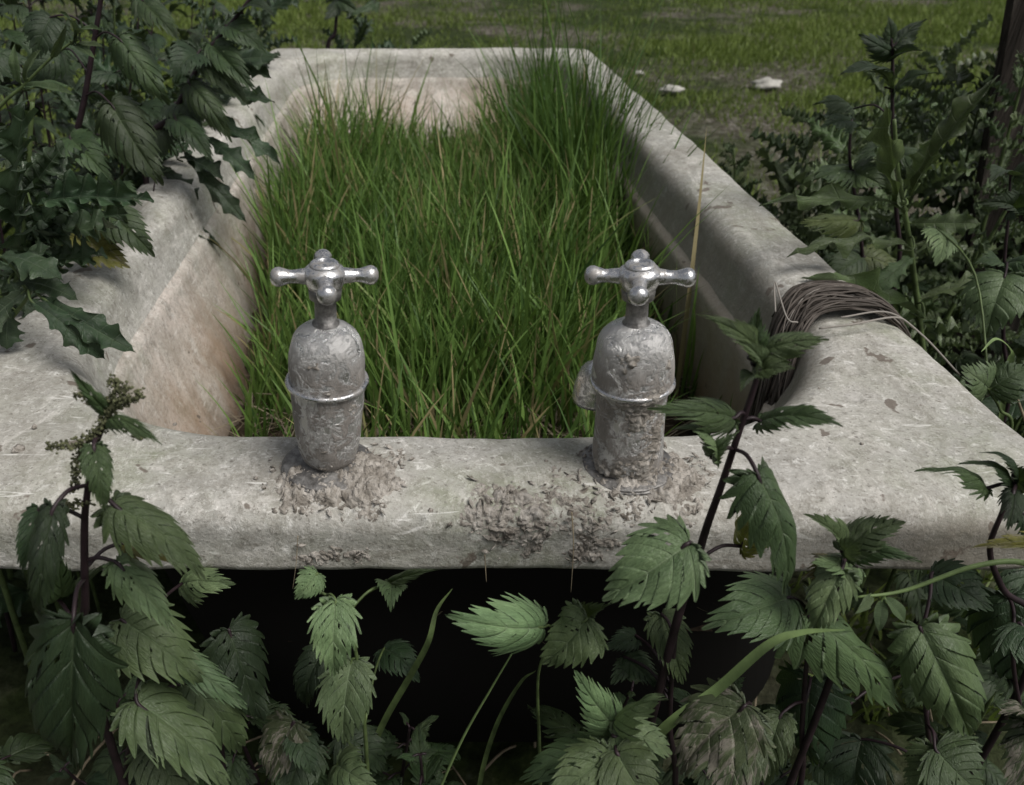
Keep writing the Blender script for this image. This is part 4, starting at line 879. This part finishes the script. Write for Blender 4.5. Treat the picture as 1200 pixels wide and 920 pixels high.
spec_plant('sow_thistle', 'dark sow thistle with long lobed leaves hanging over the left wall of the bathtub', 'thistle', [(120, 260), (150, 200), (190, 170), (225, 150)],
    [(216, 178, 290, 262, 24, -.02, None), (232, 130, 328, 192, 26, .0), (242, 108, 322, 120, 22, 0), (208, 186, 262, 214, 26, -.02), (238, 160, 300, 212, 24, -.02), (188, 195, 232, 240, 30, .0), (250, 80, 330, 68, 30, .05), (262, 60, 318, 92, 26, .04)], mat='thistle', kind='smooth', Y=1.08, stemmat='stem_green', sr=.003)
spec_plant('sow_thistle', 'glossy sow thistle with two lobed leaf tips on the left end of the deck', 'thistle', [(-60, 470), (-10, 400), (20, 365), (35, 345)],
    [(48, 348, 160, 414, 34, -.02), (36, 352, 124, 422, 34, -.03), (20, 330, 92, 352, 34, 0), (10, 360, 8, 410, 34, 0), (0, 300, 75, 330, 40, .01), (30, 340, -30, 400, 40, -.01), (20, 320, 60, 290, 36, .02)], mat='thistle', kind='smooth', Y=.60, stemmat='stem_green', sr=.003)
spec_plant('thistle_plant', 'spiny thistle crowding the left rim above the yellow leaf', 'thistle', [(-10, 420), (20, 330), (30, 260), (34, 180), (38, 120)],
    [(38, 240, 176, 236, 34, -.03), (26, 290, 140, 268, 36, -.01), (30, 270, 150, 250, 40, .03), (30, 300, 30, 120, 40, -.02), (25, 300, 100, 210, 44, 0), (30, 310, 120, 300, 40, 0), (20, 260, -30, 200, 40, 0), (30, 230, 75, 170, 36, 0), (60, 260, 110, 215, 40, .04), (20, 330, 70, 275, 40, .01), (30, 200, -10, 150, 36, 0), (10, 330, 40, 380, 40, -.02)], mat='thistle', kind='lobed', Y=.70, stemmat='stem_green', sr=.004)
spec_plant('nettle_plant', 'low nettle on the left rim with one yellow ragged leaf', 'nettle', [(20, 330), (60, 280), (95, 262)],
    [(104, 282, 152, 314, 50, 0, 'yellow'), (118, 246, 182, 302, 52, 0, 'thick'), (98, 285, 70, 300, 40, 0, 'yellow'), (130, 222, 166, 240, 44, .05, 'thick')], Y=.76, stemmat='stem_green', sr=.002)
spec_plant('willowherb_plant', 'willowherb with narrow pale leaves at the left edge of the view', 'willowherb', [(-40, 180), (0, 125), (28, 100), (60, 68), (90, 45)],
    [(28, 105, 88, 112, 12, 0, 'nettle', None, 'lance'), (26, 102, 84, 102, 11, 0, 'pale', None, 'lance'), (24, 98, 18, 50, 12, 0, 'pale', None, 'lance'), (30, 96, 48, 58, 11, 0, 'nettle', None, 'lance'), (60, 68, 78, 28, 9, 0, 'pale', None, 'lance'), (84, 52, 70, 14, 9, 0, 'pale', None, 'lance'), (88, 48, 120, 36, 10, 0, 'nettle', None, 'lance'), (90, 52, 122, 56, 10, 0, 'nettle', None, 'lance'), (88, 54, 112, 70, 10, 0, 'pale', None, 'lance'), (88, 46, 92, 20, 8, 0, 'pale', None, 'lance')], Y=.78, stemmat='stem_green', sr=.002)
G1 = 'dark nettles massed left of the bathtub'
rr = random.Random(66)
for k, (x, y, h) in enumerate([(-1.1, 1.2, .45), (-1.25, 1.6, .5), (-.95, 1.55, .45), (-1.3, 2.0, .6), (-1.0, 2.0, .5), (-1.15, 2.5, .6), (-.85, 2.45, .55), (-.75, 1.9, .45), (-1.4, 2.4, .8), (-.95, .95, .5), (-.70, 1.4, .4), (-.68, 1.1, .4)]):
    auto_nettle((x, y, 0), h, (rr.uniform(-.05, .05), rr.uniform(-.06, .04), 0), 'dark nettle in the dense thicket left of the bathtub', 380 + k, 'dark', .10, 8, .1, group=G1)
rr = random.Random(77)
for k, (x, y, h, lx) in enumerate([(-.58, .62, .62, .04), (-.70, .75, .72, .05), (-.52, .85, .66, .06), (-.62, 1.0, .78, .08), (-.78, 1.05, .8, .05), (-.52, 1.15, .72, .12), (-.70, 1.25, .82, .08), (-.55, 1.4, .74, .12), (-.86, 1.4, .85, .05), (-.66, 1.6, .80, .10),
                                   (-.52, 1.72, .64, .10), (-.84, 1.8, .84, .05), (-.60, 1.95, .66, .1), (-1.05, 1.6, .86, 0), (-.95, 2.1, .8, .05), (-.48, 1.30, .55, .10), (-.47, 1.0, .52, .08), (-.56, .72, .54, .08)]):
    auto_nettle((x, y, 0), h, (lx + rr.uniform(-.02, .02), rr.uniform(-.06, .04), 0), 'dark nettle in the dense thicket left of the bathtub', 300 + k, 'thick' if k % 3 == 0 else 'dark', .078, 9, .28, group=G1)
G2 = 'spiny thistles massed left of the bathtub'
for k, (x, y, h, lx) in enumerate([(-.50, .70, .58, .02), (-.62, .85, .56, .06), (-.50, 1.05, .6, .06), (-.56, 1.30, .66, .1), (-.50, 1.55, .62, .1), (-.58, 1.80, .66, .12), (-.75, .62, .60, 0)]):
    auto_thistle((x, y, 0), h, (lx, 0, 0), 'spiny dark thistle half hidden in the thicket left of the bathtub', 400 + k, 'thistle', .17, 14, .15, group=G2)
auto_thistle((-.30, 2.42, 0), .52, (.10, 0), 'dark leafy thistle standing behind the far left corner of the bathtub', 450, 'thistle', .20, 18, .05, wr=.4)
auto_thistle((-.50, 2.30, 0), .60, (.06, 0), 'taller dark thistle against the thicket behind the far left corner', 451, 'thistle', .22, 18, .1, wr=.4)
auto_thistle((-.12, 2.75, 0), .40, (.05, 0), 'low thistle in the field behind the far rim, left of its middle', 452, 'thistle_green', .18, 16, .05, wr=.4)

for k, (x, y, h, lx) in enumerate([(-.90, .75, .80, 0), (-1.05, 1.0, .86, 0), (-.95, 1.25, .84, .04), (-1.15, 1.35, .88, 0), (-.74, 1.48, .84, .06), (-.80, 2.0, .82, .05), (-1.1, 1.85, .88, 0), (-.64, 1.30, .80, .02), (-.60, 1.18, .60, .0), (-.66, .92, .70, 0), (-.60, 2.15, .70, .05), (-1.2, 2.3, .9, 0), (-.72, 1.72, .78, .05), (-.46, 1.5, .56, .06)]):
    auto_nettle((x, y, 0), h, (lx + rr.uniform(-.02, .02), rr.uniform(-.06, .04), 0), 'dark nettle in the dense thicket left of the bathtub', 340 + k, 'dark', .075, 11, .2, group=G1)
for k, (x, y, h, lx) in enumerate([(-.48, 1.18, .60, .08), (-.47, 1.42, .60, .10), (-.46, .86, .56, .04), (-.50, 1.68, .60, .10), (-.66, 1.1, .74, .06), (-.60, 1.45, .72, .08), (-.46, 1.9, .56, .08), (-.62, .70, .66, .0), (-.80, .85, .72, 0)]):
    auto_thistle((x, y, 0), h, (lx, -.02, 0), 'spiny dark thistle half hidden in the thicket left of the bathtub', 430 + k, 'thistle', .13, 26, .25, group=G2, wr=.30)
# ---- right side
spec_plant('thistle_plant', 'tall dark thistle with long arching leaves, one tip reaching over the right rim', 'thistle', [(1086, 470), (1080, 400), (1072, 330), (1064, 270), (1052, 200), (1048, 140)],
    [(1062, 240, 890, 240, 20, -.02), (1070, 292, 922, 302, 22, -.03), (1082, 372, 938, 326, 26, -.04), (1060, 250, 1040, 110, 26, -.01), (1066, 230, 1172, 88, 24, .0), (1078, 350, 1180, 330, 26, 0), (1068, 262, 1150, 262, 30, 0), (1070, 300, 1018, 350, 30, 0), (1062, 222, 1100, 160, 30, .02), (1056, 210, 1002, 150, 26, .02)],
    mat='thistle_green', kind='smooth', Y=.80, stemmat='stem_green', sr=.0038)
spec_plant('nettle_plant', 'nettle whose dark top stands highest above the right-hand weeds', 'nettle', [(1050, 330), (1050, 240), (1046, 140), (1046, 70), (1044, 44)],
    [(1046, 62, 1006, 40, 30, 0, 'dark', 0), (1047, 54, 1086, 22, 30, 0, 'dark', 0), (1046, 70, 1080, 58, 22, 0, 'dark'), (1044, 48, 1040, 18, 18, 0, 'dark', 0), (1044, 104, 984, 88, 28, 0, 'dark'), (1050, 104, 1098, 84, 28, 0, 'dark'), (998, 128, 952, 124, 26, .05, 'dark'), (1046, 170, 1000, 190, 36, .02, 'thick'), (1050, 180, 1096, 200, 36, .02, 'thick')], Y=.92, sr=.0028)
spec_plant('nettle_plant', 'nettle beside the thistle with a yellow-green leaf low on its stem', 'nettle', [(1010, 420), (1012, 340), (1008, 270), (996, 190), (998, 140)],
    [(1006, 258, 936, 262, 40, -.02, 'lime'), (1010, 300, 960, 330, 44, 0, 'thick'), (1012, 300, 1056, 322, 46, 0, 'lime'), (998, 200, 950, 215, 40, 0, 'thick'), (1000, 200, 1040, 220, 40, 0, 'thick'), (998, 142, 962, 150, 30, 0, 'dark')], Y=.95, sr=.003)
spec_plant('nettle_plant', 'nettle with broad grey leaves in front of the wooden post', 'nettle', [(1180, 480), (1176, 400), (1176, 320), (1182, 250), (1184, 200)],
    [(1176, 318, 1140, 312, 34, 0, 'thick'), (1178, 322, 1156, 396, 70, -.03, 'nettle'), (1180, 308, 1222, 318, 40, 0, 'thick'), (1182, 246, 1140, 238, 34, 0, 'dark'), (1186, 246, 1230, 240, 34, 0, 'dark'), (1184, 205, 1160, 214, 30, 0, 'dark'), (1190, 205, 1220, 200, 30, 0, 'dark')], Y=.74, sr=.0022)
spec_plant('nettle_plant', 'low nettle with one broad pale blue-green leaf past the right edge of the deck', 'nettle', [(1180, 520), (1172, 480), (1160, 460)],
    [(1158, 456, 1124, 428, 60, 0, 'pale', .0), (1160, 456, 1206, 430, 60, 0, 'nettle', 0), (1100, 270, 1096, 312, 40, .15, 'pale')], Y=.60, sr=.002, stemmat='stem_green')
G3 = 'spiny thistles behind the right rim'
for k, (x, y, h, c) in enumerate([(.58, 1.05, .46, 'thistle_green'), (.72, 1.25, .52, 'thistle_green'), (.90, 1.35, .50, 'thistle_green'), (.62, 1.45, .44, 'thistle_green'), (1.02, 1.20, .54, 'thistle_green'), (.80, 1.55, .46, 'thistle_green'), (1.12, 1.5, .48, 'thistle_green'), (.98, 1.7, .50, 'thistle_green'), (.55, .88, .30, 'thistle_green')]):
    auto_thistle((x, y, 0), h + .06, (rr.uniform(-.05, .05), rr.uniform(-.04, .04), 0), 'spiny thistle among the weeds to the right of the bathtub', 500 + k, c, .17, 26, .2, group=G3, wr=.36)
for k, (x, y, h, c) in enumerate([(.66, 1.0, .60, 'thistle_green'), (.78, 1.1, .66, 'thistle_green'), (.88, 1.2, .62, 'thistle_green'), (.60, 1.22, .54, 'thistle_green'), (.72, 1.4, .58, 'thistle_green'), (.98, 1.35, .62, 'thistle_green'), (.86, 1.0, .60, 'thistle_green'), (.56, 1.35, .46, 'thistle_green')]):
    auto_thistle((x, y, 0), h, (rr.uniform(-.07, .07), rr.uniform(-.04, .04), 0), 'spiny thistle among the weeds to the right of the bathtub', 540 + k, c, .085, 34, .2, group=G3, wr=.30)
G4 = 'shaded nettles right of the bathtub'
for k, (x, y, h) in enumerate([(.52, .70, .36), (.60, .60, .32), (.56, .92, .40), (.68, .80, .42), (.82, .98, .42), (.62, 1.18, .38), (.50, .50, .34), (.72, .66, .36), (.95, 1.0, .45), (.78, 1.12, .38)]):
    auto_nettle((x, y, 0), h, (rr.uniform(-.04, .02), rr.uniform(-.04, .02), 0), 'low shaded nettle in the weeds along the right side of the bathtub', 600 + k, 'thick' if k % 2 == 0 else 'dark', .07, 7, .25, group=G4, sm='stem_green')
spec_plant('nettle_plant', 'small nettle sprig showing one dark pointed leaf above the far rim', 'nettle', [(384, 60), (392, 40), (395, 10), (398, -20)], [(396, 0, 424, 18, 18, 0, 'dark'), (396, 4, 380, 24, 20, 0, 'dark'), (440, 2, 412, 18, 18, 0, 'thick')], Y=2.3, sr=.006)
